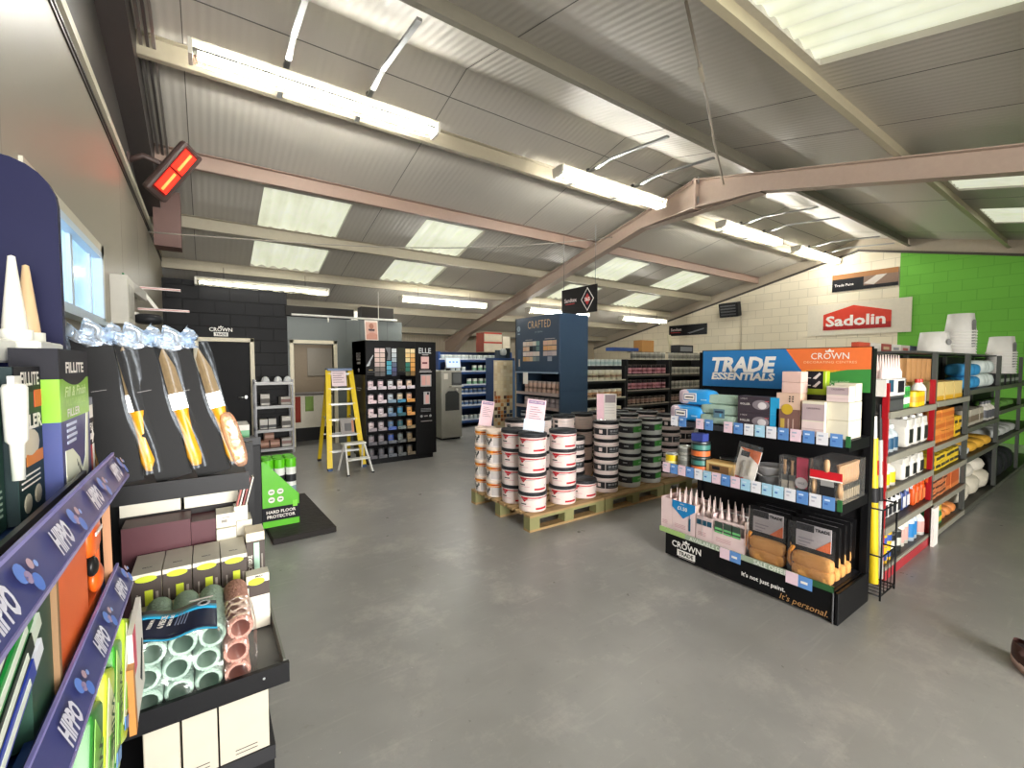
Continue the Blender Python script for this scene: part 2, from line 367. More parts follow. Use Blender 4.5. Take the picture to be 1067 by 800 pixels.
# portal frame: I-section rafters with a haunched apex
FRMM = mat('#b09c8d', .5); XR = 6.43
def isec(b, pts_top, depth, x, wd=.17, tf=.014, m=FRMM):
    for (a, c) in zip(pts_top, pts_top[1:]):
        (ya, za, da), (yb, zb, db) = a, c
        b.poly([(ya, za - da), (yb, zb - db), (yb, zb), (ya, za)], x - .006, x + .006, m, 'yz')
        for o1, o2 in ((0, tf), (None, None)):
            if o1 is None: q = [(ya, za - da), (yb, zb - db), (yb, zb - db + tf), (ya, za - da + tf)]
            else: q = [(ya, za - tf), (yb, zb - tf), (yb, zb), (ya, za)]
            b.poly(q, x - wd / 2, x + wd / 2, m, 'yz')
zt = lambda y: zr(y) - .175
b = B(); D = .26
isec(b, [(13.15, zt(13.15), .75), (11.6, zt(11.6), D), (5.15, zt(5.15), D), (RIDGE, zt(RIDGE), .44), (3.15, zt(3.15), D), (-3.2, zt(-3.2), D), (-4.85, zt(-4.85), .75)], D, XR)
b.bx(XR - .085, RIDGE - .02, zt(RIDGE) - .46, XR + .085, RIDGE + .02, zt(RIDGE) + .01, FRMM)
for z in (.08, .38):
    for dx in (-.055, .055): b.cyl((XR + dx, RIDGE - .05, zt(RIDGE) - z), .014, .1, STEEL, 8, M=None)
isec(b, [(5.15, zt(5.15) - .26, .012), (3.15, zt(3.15) - .26, .012)], .01, XR, .17)
for y in (13.05, -4.75):
    b.bx(XR - .1, y - .14, 0, XR + .1, y - .12, zr(y) - .5, FRMM); b.bx(XR - .1, y + .12, 0, XR + .1, y + .1, zr(y) - .5, FRMM); b.bx(XR - .006, y - .13, 0, XR + .006, y + .12, zr(y) - .5, FRMM)
struct(b.build('beam_portal_frame'))
# far gable wall: cream blocks with one green bay, capping of lining sheet above
g = B(); ztop = lambda y: zr(y) - .27
g.poly([(3.36, 0), (13.2, 0), (13.2, ztop(13.2)), (RIDGE, ztop(RIDGE)), (3.36, ztop(3.36))], XG, XG + .15, CREAM, 'yz')
struct(g.build('wall_right'))
g = B(); g.poly([(-4.9, 0), (3.36, 0), (3.36, ztop(3.36) - .02), (-4.9, ztop(-4.9) - .02)], XG - .003, XG + .15, GREEN, 'yz'); struct(g.build('wall_right_green'))
g = B(); CAP = mat('#b5a995', .5)
for a, c in ((-4.9, RIDGE), (RIDGE, 13.2)):
    g.poly([(a, ztop(a) - .01), (c, ztop(c) - .01), (c, zr(c) + .02), (a, zr(a) + .02)], XG + .01, XG + .16, CAP, 'yz')
    g.poly([(a, ztop(a) - .05), (c, ztop(c) - .05), (c, ztop(c)), (a, ztop(a))], XG - .04, XG + .02, mat('#4a443c', .5), 'yz')
struct(g.build('trim_3'))
# back eave wall and the wall behind the photographer, with an opening made for the added fill light
g = B(); g.bx(-.75, 13.1, 0, XG + .1, 13.25, 1.75, TAN); g.bx(-.75, 13.1, 1.75, XG + .1, 13.25, zr(13.2) + .02, mat('#a1957f', .5, wave=('X', 6, .3))); struct(g.build('wall_back'))
g = B(); g.bx(-.75, -4.95, 0, -.4, -4.8, zr(-4.9), PANEL); g.bx(2.8, -4.95, 0, XG + .1, -4.8, zr(-4.9), PANEL); struct(g.build('wall_front'))
g = B(); g.bx(-.75, YW + .15, 0, -.60, 13.2, 3.2, TAN); struct(g.build('wall_left_rear'))
# black partition with the black door, and the grey room beside it
w = B(); GREY = mat('#6e7472', .5, var=.03, scale=3)
w.bx(-.565, YW, 0, -.10, YW + .12, 3.02, BLKW); w.bx(.66, YW, 0, 1.28, YW + .12, 3.02, BLKW); w.bx(-.10, YW, 2.02, .66, YW + .12, 3.02, BLKW)
struct(w.build('wall_black'))
w = B(); w.bx(1.28, YW, 0, 1.38, YW + .1, 2.5, GREY); w.bx(2.10, YW, 0, 3.52, YW + .1, 2.5, GREY); w.bx(1.38, YW, 1.98, 2.10, YW + .1, 2.5, GREY)
w.bx(3.42, YW + .1, 0, 3.52, 12.2, 2.5, GREY); w.bx(1.18, YW + .12, 0, 1.28, 12.2, 2.5, GREY); w.bx(1.28, 12.1, 0, 3.42, 12.2, 2.5, mat('#8d7d68', .6)); w.bx(1.28, YW + .1, 2.42, 3.42, 12.1, 2.5, mat('#777267', .6))
for x in (2.35, 2.62, 2.9, 3.2): w.bx(x, YW - .003, 2.05, x + .008, YW, 2.5, mat('#565b5a', .5))
struct(w.build('wall_grey_room'))
w = B(); w.bx(1.25, YW - .04, 2.52, 2.5, YW + .5, 2.70, mat('#26231f', .6)); w.bx(2.75, YW + .3, 2.5, 3.45, YW + .6, 2.82, mat('#2a2622', .6)); struct(w.build('trim_4'))
w = B(); w.tube([(1.35, YW - .05, 2.53), (3.4, YW - .05, 2.53)], .022, mat('#d8d6cf', .4)); w.tube([(2.0, YW - .05, 2.52), (2.0, YW - .05, 2.42)], .015, WHITE); w.tube([(3.0, YW - .05, 2.5), (3.0, YW - .05, 3.1)], .008, WHITE); struct(w.build('trim_5'))
FW = mat('#ddd3b8', .4)
for nm, x0, x1 in (('door_1', -.10, .66), ('door_2', 1.38, 2.10)):
    b = B()
    for a in ((x0 - .07, 0, x0), (x1, 0, x1 + .07)): b.bx(a[0], YW - .02, 0, a[2], YW + .13, 2.06, FW)
    b.bx(x0 - .07, YW - .02, 1.99, x1 + .07, YW + .13, 2.06, FW); d = struct(b.build(nm, bevel=.006))
    if nm == 'door_1':
        B().bx(x0 + .005, YW + .01, .01, x1 - .005, YW + .05, 1.985, mat('#0f0f12', .55)).build('door_leaf', d, bevel=.003)
        h = B(); h.cyl((0, 0, 0), .026, .012, STEEL, 14, M=TR(x1 - .08, YW + .01, 1.0) @ ROTX(pi / 2)); h.tube([(x1 - .08, YW, 1.0), (x1 - .08, YW - .05, 1.0), (x1 - .2, YW - .05, 1.0)], .011, STEEL); h.build('door_handle', d)
# CROWN TRADE emblem on the black wall
WT = mat('#f1efe9', .5)
def crown(b, cx, cz, w, y, m):
    """small five-point crown"""
    h = w * .45; p = [(-.5, 0), (-.5, .55), (-.27, .25), (0, 1), (.27, .25), (.5, .55), (.5, 0)]
    b.poly([(cx + q[0] * w, cz + q[1] * h) for q in p], y, y - .002, m)
def crown_trade(b, cx, cz, w, y, m, ink):
    b.text('CROWN', w, (cx, y, cz), m, .02, h=w * .2); crown(b, cx, cz + w * .11, w * .22, y, m)
    b.bx(cx - w * .31, y - .001, cz - w * .34, cx + w * .31, y, cz - w * .14, m); b.text('TRADE', w * .5, (cx, y - .002, cz - w * .24), ink, .03)
b = B(); crown_trade(b, .23, 2.20, .34, YW - .004, WT, mat('#1c1c20')); o = b.build('wall_lettering'); tag(o, 'white crown trade lettering on black block wall above the black door', 'sign')

# --- fluorescent battens
def make_light(n=2.2, hang=0, day='#fffdf4', power=1.0):
    t = thing('ceiling_light', 'long fluorescent ceiling light fitting', 'light')
    b = B(); b.bx(-n / 2, -.06, 0, n / 2, .06, .055, WHITE); b.poly([(-.06, 0), (.06, 0), (.115, .04), (-.115, .04)], -n / 2, n / 2, mat('#8f8c80', .4), 'yz'); b.build('body', t, bevel=.004)
    for y in (-.04, .04): B().tube([(-n / 2 + .05, y, -.03), (n / 2 - .05, y, -.03)], .014, mat(day, .3, emit=TUBE * power), 8).build('tube', t)
    b = B()
    b.poly([(-.105, -.002), (-.085, -.075), (.085, -.075), (.105, -.002), (.10, -.002), (.08, -.07), (-.08, -.07), (-.10, -.002)], -n / 2 + .02, n / 2 - .02, film(.10, '#fbf7e0', .2), 'yz'); b.build('diffuser', t)
    b = B()
    for s in (-1, 1): B().poly([(-.11, .04), (-.09, -.08), (.09, -.08), (.11, .04)], s * n / 2 - .015, s * n / 2 + .015, mat('#d9d5c6', .4), 'yz').build('end_cap', t)
    if hang:
        for x in (-.62, .62): B().tube([(x * n / 2, 0, .05), (x * n / 2, 0, hang)], .005, mat('#333333'), 6).build('hanging_wire', t)
    return t
ridge_light = Kind(make_light); low_light = Kind(lambda: make_light(2.05, .25, power=.85)); dim_light = Kind(lambda: make_light(2.05, .25, power=.12)); added_rear_light = Kind(lambda: make_light(2.05, .25, power=.8))
G1 = 'fluorescent lights under the ridge'
for i, (x, lab) in enumerate(((1.06, 'nearest ridge fluorescent light above the left aisle'), (5.05, 'second ridge fluorescent light just before the steel portal frame'), (9.0, 'third ridge fluorescent light just behind the steel portal frame'), (13.0 - .95, 'farthest ridge fluorescent light close to the far gable wall'))):
    ridge_light.put((x, 4.62, 4.20), 0, lab, G1)
for i, (x, lab) in enumerate(((.92, 'low fluorescent light hanging before the black block wall'), (4.42, 'low fluorescent light hanging left of the portal frame foot'), (7.75, 'low fluorescent light half hidden behind the dark blue display tower'), (11.2, 'low fluorescent light hanging by the far cream wall'))):
    (dim_light if i == 0 else low_light).put((x, 9.0, 2.98), 0, lab, 'fluorescent lights along the back')
low_light.put((3.1, 12.3, 2.62), 0, 'faint low fluorescent light behind the grey room roof', 'fluorescent lights along the back')
for x, y, q in ((2.0, -1.5, 'near'), (2.0, -3.6, 'by the rear wall opening')):
    added_rear_light.put((x, y, zr(y) - .42), 0, 'added unseen fluorescent light behind the viewer ' + q, 'added fluorescent lights behind the viewer')  # unseen battens added to light the shop from behind the camera
# steel channels that carry the ridge lights
CH = mat('#9a9c9b', .35, .8)
for x in (.67, 1.42, 4.5, 5.45, 8.6, 9.5, 11.6, 12.5):
    b = B(); b.bar((x, 3.30, zr(3.24) - .19), (x, RIDGE, zr(4.16) - .33), .045, .022, CH); b.bar((x, RIDGE, zr(4.16) - .33), (x, 5.04, zr(5.06) - .19), .045, .022, CH)
    b.bx(x - .015, 4.60, 4.22, x + .015, 4.64, zr(4.62) - .2, mat('#444444')); o = struct(b.build('trim_6'))
# slack cables
b = B(); pts = [(-.45 + (6.4 + .45) * t, 5.9 + .0 * t, 2.95 + 1.05 * t - .18 * sin(pi * t)) for t in [i / 20 for i in range(21)]]
b.tube(pts, .007, mat('#8a857a')); tag(b.build('overhead_cable'), 'thin slack cable strung below the far purlins', 'cable')
b = B(); b.tube([(6.33, 3.67, 4.24), (4.9, 2.97, 4.17), (3.9, 2.46, 4.13), (2.78, 1.912, 4.09)], .012, mat('#a39a8c')); b.bar((3.50, 2.265, 4.12), (3.70, 2.36, 4.125), .03, .05, mat('#b9b09c'))
tag(b.build('hanging_cable'), 'grey cable with toggle hanging to the portal frame apex', 'cable')
# ================================================================ pallets of paint tubs
WOOD = mat('#a98a5e', .7, var=.2, scale=9); WOODG = mat('#8d8a5c', .7, var=.2, scale=9)
def make_pallet():
    t = thing('pallet', 'p', 'pallet')
    for i in range(8): B().bx(-.5, -.56 + i * .1457, .138, .5, -.56 + i * .1457 + .10, .160, WOOD).build('deck_board', t)
    for y in (-.56, -.05, .46):
        B().bx(-.5, y, .115, .5, y + .1, .138, WOODG).build('stringer_board', t); B().bx(-.5, y, 0, .5, y + .1, .022, WOOD).build('base_board', t)
        for x in (-.5, -.06, .38): B().bx(x, y, .022, x + .12, y + .1, .115, WOODG).build('block', t)
    return t
pal = Kind(make_pallet); GP = 'wooden pallets under the paint tubs'
pal.put((2.98, 3.845, 0), 0, 'wooden pallet under the white, orange and red paint tubs', GP)
pal.put((4.0, 3.845, 0), 0, 'wooden pallet under the first green striped black tubs', GP)
pal.put((5.02, 3.845, 0), 0, 'wooden pallet mostly hidden behind the trade essentials stand', GP)
PZ = .161
def make_tub(name, r, h, body, lid, prints, hand):
    t = thing(name, 't', 'paint tub')
    b = B(); rb = r * .94; b.lathe([(.001, 0), (rb, 0), (rb + .002, .006), (r * .985, h * .84)], body, n=48); prints(b, rb, r, h); b.build('body', t)
    b = B(); b.lathe([(r * .985, h * .82), (r * 1.02, h * .825), (r * 1.02, h * .985), (r * .97, h), (r * .93, h), (r * .92, h * .975), (.001, h * .975)], lid, n=28); b.build('lid', t)
    b = B(); q = [(r * 1.03 * cos(a), r * 1.03 * sin(a), h * .80 - h * .16 * sin((a + 2.0) )) for a in [-2.0 + pi * i / 12 for i in range(13)]]
    b.tube([(x * 1.0, y * 1.0, z) for x, y, z in q], .0025, hand, 5); b.build('handle', t)
    return t
def rr(rb, r, h, z): return rb + (r * .985 - rb) * min(1, z / (h * .84)) + .0020
RD = mat('#c3162a', .4); DG = mat('#2e2f33', .4); TW = mat('#f0dfda', .4); OR = mat('#e58a14', .4); LG = mat('#c9c2c0', .45); GN = mat('#3f8f3c', .4)
def pr_red(b, rb, r, h):
    P = lambda a0, a1, z0, z1, m: b.patch(rr(rb, r, h, z0 * h), a0, a1, z0 * h, z1 * h, m, 10, rr(rb, r, h, z1 * h))
    P(-1.0, 1.2, .70, .76, RD); P(.15, 1.15, .12, .22, RD); P(-1.0, -.55, .36, .42, DG); P(-.95, -.2, .28, .30, mat('#d88a96')); P(1.05, 1.1, .3, .36, DG)
    k = rr(rb, r, h, .68 * h) + .001   # the red triangle under the band
    q = []
    for i in range(7): a = -.95 + .55 * i / 6; q.append((a, .70, .70 - .2 * (1 - abs(i - 3) / 3)))
    b.add([(k * cos(a), k * sin(a), z0 * h) for a, z0, z1 in q] + [(k * cos(a), k * sin(a), z1 * h) for a, z0, z1 in q], [(i, i + 1, 8 + i, 7 + i) for i in range(6)], RD)
def pr_yel(b, rb, r, h):
    P = lambda a0, a1, z0, z1, m: b.patch(rr(rb, r, h, z0 * h), a0, a1, z0 * h, z1 * h, m, 12, rr(rb, r, h, z1 * h))
    P(-1.5, 1.5, .58, .80, OR); P(-.2, .6, .70, .76, mat('#b03a14')); P(-.2, 1.5, .10, .60, LG)
    for a0, z0 in ((-1.1, .5), (-.95, .38), (-.8, .25), (-.65, .38), (-.5, .5)): P(a0, a0 + .16, z0 - .12, z0 + .06, DG)
def pr_black(b, rb, r, h):
    P = lambda a0, a1, z0, z1, m: b.patch(rr(rb, r, h, z0 * h), a0, a1, z0 * h, z1 * h, m, 16, rr(rb, r, h, z1 * h) + .0004)
    P(-1.6, 1.6, .24, .60, DG); P(-.9, -.6, .32, .52, TW); P(-.25, -.2, .24, .6, TW)
    for i in range(3): P(.0 + i * .3, .24 + i * .3, .40, .52, mat('#8d9092')); P(0, .8, .30, .34, mat('#7d8082'))
def pr_green(b, rb, r, h):
    P = lambda a0, a1, z0, z1, m: b.patch(rr(rb, r, h, z0 * h), a0, a1, z0 * h, z1 * h, m, 16, rr(rb, r, h, z1 * h) + .0004)
    P(-1.6, .0, .26, .66, DG); P(-.05, 1.6, .30, .66, GN); P(-.9, -.5, .42, .5, mat('#a6a9aa')); P(.5, 1.0, .44, .52, mat('#9bc48f'))
def pr_plain(b, rb, r, h):
    P = lambda a0, a1, z0, z1, m: b.patch(rr(rb, r, h, z0 * h), a0, a1, z0 * h, z1 * h, m, 16, rr(rb, r, h, z1 * h) + .0004)
    P(-1.2, -.8, .52, .72, DG); P(-1.2, -.8, .24, .42, DG); P(-.4, .7, .58, .6, LG); P(-.4, .7, .44, .46, LG); P(-.4, .5, .3, .32, LG)
GREYB = mat('#c6c9c4', .4); BLK = mat('#1d1e21', .35)
KR = Kind(lambda: make_tub('paint_tub', .142, .190, TW, DG, pr_red, STEEL)); KY = Kind(lambda: make_tub('paint_tub', .118, .180, mat('#efe6e2', .4), mat('#f0dccb', .4), pr_yel, WHITE))
KB = Kind(lambda: make_tub('paint_tub', .142, .200, TW, BLK, pr_black, STEEL)); KG = Kind(lambda: make_tub('paint_tub', .142, .195, GREYB, BLK, pr_green, STEEL)); KP = Kind(lambda: make_tub('paint_tub', .142, .200, TW, BLK, pr_plain, STEEL))
def stack(K, h, x, y, n, what, where, group, a=-125, z0=PZ):
    for i in range(n):
        pos = 'single' if n == 1 else vert(i, n)
        K.put((x + random.uniform(-.002, .002), y + random.uniform(-.002, .002), z0 + i * h), R(a + random.uniform(-9, 9)), '%s, %s %s' % (what, pos if n > 1 else 'the', where), group)
gR = 'red striped paint tubs'; gY = 'orange banded paint tubs'; gB = 'black lidded paint tubs'
RW = 'red and white paint tub'
stack(KR, .19, 2.65, 3.468, 4, RW, 'in the front corner stack with a card', gR)
stack(KR, .19, 2.655, 3.779, 4, RW, 'in the stack just behind the corner stack', gR)
stack(KR, .19, 3.05, 3.47, 4, RW, 'in the stack right of the corner stack', gR)
stack(KR, .19, 3.37, 3.49, 1, RW, 'standing low on the pallet before black tubs', gR)
stack(KY, .18, 2.605, 4.054, 4, 'orange banded white tub', 'in the stack next to the red ones', gY, -140)
stack(KY, .18, 2.605, 4.302, 4, 'orange banded white tub', 'in the end stack carrying a pink card', gY, -140)
stack(KB, .20, 3.73, 3.50, 4, 'black labelled tub', 'in the stack with the white leaflet holder', gB)
stack(KB, .20, 3.50, 3.81, 3, 'black labelled tub', 'in the stack behind the lone red tub', gB)
stack(KG, .195, 4.12, 3.50, 4, 'green labelled grey tub', 'in the green stack nearest the leaflet holder', gB, -118)
stack(KG, .195, 4.48, 3.48, 4, 'green labelled grey tub', 'in the second green stack along', gB, -118)
stack(KB, .20, 4.90, 3.52, 4, 'black labelled tub', 'in the stack beside the trade essentials stand', gB, -118)
stack(KB, .20, 5.28, 3.56, 4, 'black labelled tub', 'in the stack behind the blue plastic packs', gB, -118)
back = [(2.98, 4.2), (3.32, 4.2), (3.70, 4.2), (4.04, 4.22), (4.36, 4.22), (4.70, 4.2), (5.04, 4.22)]
BW = 'behind the corner stack;behind the lone red tub;left of the leaflet holder;right of the leaflet holder;behind the first green stack;behind the second green stack;close to the trade stand'.split(';')
for i, (x, y) in enumerate(back):
    stack(KP, .20, x, y, 4, 'plain white tub of the rear row', BW[i], 'white tubs along the back of the pallets', -120)
for i, (x, y) in enumerate(((4.15, 3.86), (4.5, 3.86), (4.9, 3.86))):
    stack(KB, .20, x, y, 4, 'black labelled tub', ('behind the first green stack', 'behind the second green stack', 'behind the plain stack by the trade stand')[i], gB, -120)
# price cards on the stacks
def price_card(loc, rz, w, h, label, col='#f0cfd6', head='#8d6f9d', foot=None):
    t = thing('price_card', label, 'sign', loc, rz)
    b = B(); M = ROTX(R(-14)) @ ROTY(R(7)); b.M = M; c = mat(col, .5)
    b.bx(-w / 2, 0, 0, w / 2, .004, h, c); b.bx(-w / 2 + .015, -.001, h * .86, w / 2 - .015, 0, h * .96, mat(head, .5))
    b.text('SPECIAL OFFER', w * .72, (0, -.002, h * .91), PAPER, .01)
    for i in range(6): b.bx(-w * .32, -.001, h * (.74 - i * .07), w * (.1 + .22 * ((i * 7) % 3) / 2), 0, h * (.755 - i * .07), mat('#7d5a6b'))
    if foot: b.bx(-w / 2 - .01, -.012, 0, w / 2 + .01, .012, h * .36, mat(foot, .3))
    b.build('card', t); s = B(); s.M = M; s.bx(-w / 2, -.03, -.004, w / 2, .05, .004, film(.5)); s.build('stand', t); return t
price_card((2.605, 4.31, PZ + .728), R(-38), .15, .29, 'narrow pink price card standing on the orange banded end stack')
price_card((2.66, 3.47, PZ + .770), R(-38), .19, .32, 'pink price card with pale blue foot on the front corner stack', foot='#d7e2f2')
t = thing('leaflet_holder', 'white and pink leaflet holder standing on black labelled tubs', 'leaflet holder', (3.73, 3.50, PZ + .80), R(-38))
B().bx(-.11, -.03, 0, .11, .03, .012, film(.6)).build('foot', t); b = B(); b.bx(-.11, -.012, 0, .11, .012, .30, PAPER); b.bx(-.11, -.0135, .012, -.03, -.012, .30, mat('#efc3d0', .5)); b.bx(-.02, -.0135, .2, .1, -.012, .29, mat('#8d7f86', .5))
for i in range(4): b.bx(-.02, -.0135, .17 - i * .03, .09, -.012, .176 - i * .03, LG)
b.build('leaflet', t)

# ================================================================ black paint display by the ladder
t = thing('paint_display', 'tall black paint display with rows of small tins and colour cards', 'display unit', (2.03, 6.95, 0))
CB = mat('#121214', .4); wd = 1.20; hd = 1.97; dp = .72
b = B(); b.bx(0, 0, .08, .02, dp, hd, CB); b.bx(.83, 0, .08, wd, dp, hd, CB); b.bx(.02, dp - .02, .08, .83, dp, hd, CB); b.bx(0, 0, 1.42, .83, dp, hd, CB); b.bx(0, .02, .08, wd, dp, .10, CB)
b.build('cabinet', t, bevel=.004); B().bx(.04, .04, 0, wd - .05, dp, .08, BLACK).build('plinth', t)
rows = [.10 + i * .22 for i in range(6)]
for z in rows: B().bx(.02, .02, z, .83, .32, z + .012, mat('#2b2b2f', .4)).build('shelf', t)
b = B(); fy = -.003
for x0, z0, cols in ((.155, 1.78, (('#e8cfcb', '#e6d0c9'), ('#e3c6bd', '#dcc3b8'), ('#dcc0b6', '#d3bcb0'), ('#c9b0aa', '#bfaaa2'), ('#6f6660', '#756b66'), ('#4a4644', '#5a5654'))), (.43, 1.78, (('#dadfe0',), ('#c2cccf',), ('#a3b0b8',), ('#5d6a80',), ('#4b4f78',), ('#3c3d55',))), (.345, 1.58, (('#3fa2b4',), ('#57a7bf',), ('#3f86a8',))), (.66, 1.78, (('#ecd6a2', '#efd9a8'), ('#eacb8b', '#ebb873'), ('#e5d29a', '#e2a75c'), ('#2f7a6a', '#dfa355'), ('#2c7460', '#d79a4d'), ('#4a4a33', '#8a6a3a')))):
    for j, row in enumerate(cols):
        for i, c in enumerate(row): b.bx(x0 + i * .085, fy, z0 - j * .075, x0 + i * .085 + .076, 0, z0 - j * .075 + .066, mat(c, .4))
b.poly([(.04, 1.60), (.06, 1.58), (.135, 1.73), (.125, 1.74)], fy, 0, mat('#b9bcc0')); b.poly([(.04, 1.60), (.02, 1.56), (.07, 1.57), (.09, 1.63)], fy, 0, mat('#d4d6d8')); b.poly([(.35, 1.66), (.41, 1.66), (.41, 1.86), (.33, 1.86), (.37, 1.76)], fy, 0, mat('#6e7173'))
for x, z in ((.06, 1.50), (.56, 1.50)): b.bx(x, fy, z, x + .06, 0, z + .008, mat('#b9a463')); b.bx(x - .02, fy, z - .03, x + .1, 0, z - .026, mat('#6b6b6b'))
b.bx(.53, fy, 1.47, .65, 0, 1.86, mat('#2f3226')); b.build('colour_cards', t)
b = B(); b.text('ELLE', .22, (1.0, -.003, 1.82), mat('#c8cbcc'), .015, h=.09); b.bx(.95, -.003, 1.745, 1.06, 0, 1.755, LG); b.bx(.93, -.004, 1.52, 1.07, 0, 1.72, mat('#e0b6b2')); b.bx(.95, -.005, 1.6, 1.04, -.003, 1.63, mat('#70303a')); b.bx(.90, -.003, 1.46, 1.12, 0, 1.475, LG); b.bx(.91, -.003, 1.49, 1.1, 0, 1.495, LG)
b.bx(.92, -.004, 1.22, 1.11, 0, 1.42, mat('#a9a6a4')); b.bx(.935, -.006, 1.24, 1.01, -.003, 1.4, mat('#d79f95')); b.bx(1.02, -.006, 1.24, 1.09, -.003, 1.4, mat('#d8aaa0'))
b.bx(.97, -.01, .92, 1.08, 0, 1.13, mat('#b8b6b6')); b.bx(1.0, -.012, .93, 1.06, -.008, 1.08, mat('#dca69e')); b.bx(1.03, -.012, 1.08, 1.06, -.008, 1.12, BLACK)
for i in range(3): b.bx(.92, -.003, .84 - i * .022, 1.1, 0, .848 - i * .022, mat('#8b8d8e'))
b.cyl((0, 0, 0), .022, .003, mat('#9ea0a0'), 12, M=TR(.93, 0, .72) @ ROTX(pi / 2)); b.cyl((0, 0, 0), .022, .003, mat('#9ea0a0'), 12, M=TR(1.09, 0, .72) @ ROTX(pi / 2)); b.text('NEW', .07, (1.01, -.003, .72), LG, .02); b.bx(.92, -.003, .63, 1.12, 0, .637, LG)
b.build('side_panel_print', t)
b = B(); S = ROTZ(R(-90)); b.text('ELLE', .22, (-.003, .34, 1.72), LG, .02, h=.12, rot=S); b.bx(-.002, .25, 1.60, 0, .43, 1.63, LG); b.build('end_title', t); b = B(); b.cyl((0, 0, 0), .03, .003, LG, 14, M=TR(0, .34, 1.50) @ ROTY(-pi / 2)); b.bx(-.002, .22, 1.2, 0, .46, 1.215, LG); b.bx(-.002, .28, 1.17, 0, .48, 1.18, LG); b.build('end_lettering', t)
def make_small_tin(c, lab):
    def f():
        t = thing('paint_tin', 't', 'paint tin'); b = B(); b.lathe([(.001, 0), (.05, 0), (.05, .125)], mat('#4a4a4c', .35, .3), n=16); b.patch(.0508, -2.6, -.5, .012, .11, mat(c, .5), 8); b.patch(.0512, -2.0, -1.1, .05, .062, mat('#6a5a5a'), 4); b.build('can', t)
        b = B(); b.lathe([(.05, .125), (.052, .128), (.048, .132), (.044, .127), (.001, .127)], mat('#8b8d8e', .3, .7), n=16); b.build('lid', t); return t
    return f
PALE = [['#58555a', '#57565b', '#5b5f66', '#5a5d5c', '#6c5f4c'], ['#8d8387', '#8c8488', '#3f5aa0', '#6f7a78', '#8f7c5c'], ['#c9b9bb', '#b3a7ab', '#55708f', '#2f5f68', '#d79a58'], ['#e4ccd0', '#d9cbd0', '#7f98ab', '#3f86a8', '#e0a052'], ['#e9cfd3', '#e3cdd3', '#b8c4cb', '#dcccae', '#e3b08e'], ['#ecd3d6', '#e8cdd4', '#d5d8da', '#e6cfc4', '#e5c6ac']]
RN = ['bottom row', 'fifth row', 'fourth row', 'third row', 'second row', 'top row']; tins = {}
for j, z in enumerate(rows):
    for i in range(5):
        c = PALE[j][i]; K = tins.setdefault(c, Kind(make_small_tin(c, '')))
        K.put((2.03 + .105 + i * .16, 7.05, z + .0125), 0, 'small tin in the %s of the black paint display, %s' % (RN[j], nth(i, 5)), 'small tins in the black paint display')
        b = B(); b.bx(.04 + i * .16, -.012, z - .005, .04 + i * .16 + .132, -.002, z + .045, mat(PALE[max(0, j - 1)][i] if j < 5 else '#d8ccd2', .5)); b.bx(.05 + i * .16, -.0135, z + .015, .09 + i * .16, -.012, z + .022, INK); b.bx(.04 + i * .16, -.002, z - .005, .172 + i * .16, .02, z + .002, CB); b.build('price_strip', t)
t = thing('photo_card', 'framed pink portrait poster standing on the black paint display', 'poster', (2.20, 7.12, 1.971), 0)
b = B(); b.M = ROTX(R(-7)); b.bx(-.105, 0, 0, .105, .01, .33, mat('#e9ddd2', .5)); b.bx(-.09, -.002, .02, .09, 0, .30, mat('#d3a795', .5)); b.bx(-.05, -.004, .16, .05, -.001, .19, mat('#463238')); b.text('WIN', .07, (0, -.005, .16), mat('#463238'), .03); b.poly([(-.09, .02), (.09, .02), (.09, .1), (.03, .13), (-.03, .13), (-.09, .08)], -.004, -.001, mat('#c98f7c')); b.blob((0, -.004, .235), (.075, .004, .09), mat('#a8705c')); b.build('board', t)

# ================================================================ tinting machine
t = thing('tinting_machine', 'grey floor standing paint tinting machine with touch screen', 'machine', (4.26, 8.35, 0))
GM = mat('#a29f92', .4); b = B(); b.bx(-.26, 0, .04, .22, .7, 1.46, GM); b.build('cabinet', t, bevel=.015, seg=2); B().bx(-.24, .05, 0, .20, .66, .04, DARK).build('base', t)
b = B(); b.poly([(-.17, .62), (.15, .62), (.15, .97), (.08, 1.03), (-.10, 1.03), (-.17, .97)], -.012, 0, mat('#3c3d3a', .3)); b.build('dispense_door', t)
b = B(); b.bx(-.02, -.03, 1.15, .2, .1, 1.42, mat('#4b4c4b', .35)); b.bx(.0, -.035, 1.2, .18, -.03, 1.4, mat('#6c6e6c', .2)); b.build('nozzle_bay', t); b = B(); b.bx(-.08, -.12, 1.12, .2, .05, 1.145, mat('#c9c6bb', .4)); b.build('tray', t); B().lathe([(.001, 0), (.03, .01), (.03, .05), (.001, .06)], mat('#d8d4c8', .3), (.08, -.03, 1.03)).build('colorant_knob', t)
b = B(); b.bx(-.08, .1, 1.46, -.02, .16, 1.60, DARK); b.build('screen_arm', t); b = B(); b.M = TR(.02, .02, 1.62) @ ROTX(R(-12)); b.bx(-.17, -.015, -.11, .17, .015, .11, mat('#d9dde0', .4)); b.bx(-.15, -.018, -.09, .15, -.015, .09, mat('#b9d3ea', .3, emit=.5)); 
for i in range(3): b.bx(-.1 + i * .08, -.020, .0, -.05 + i * .08, -.018, .03, mat('#5d88b5', .3, emit=.3))
b.build('screen', t, bevel=.005); b = B(); b.bx(-.2, -.004, 1.28, -.11, 0, 1.40, mat('#d8d2c4', .5)); b.build('notice', t)

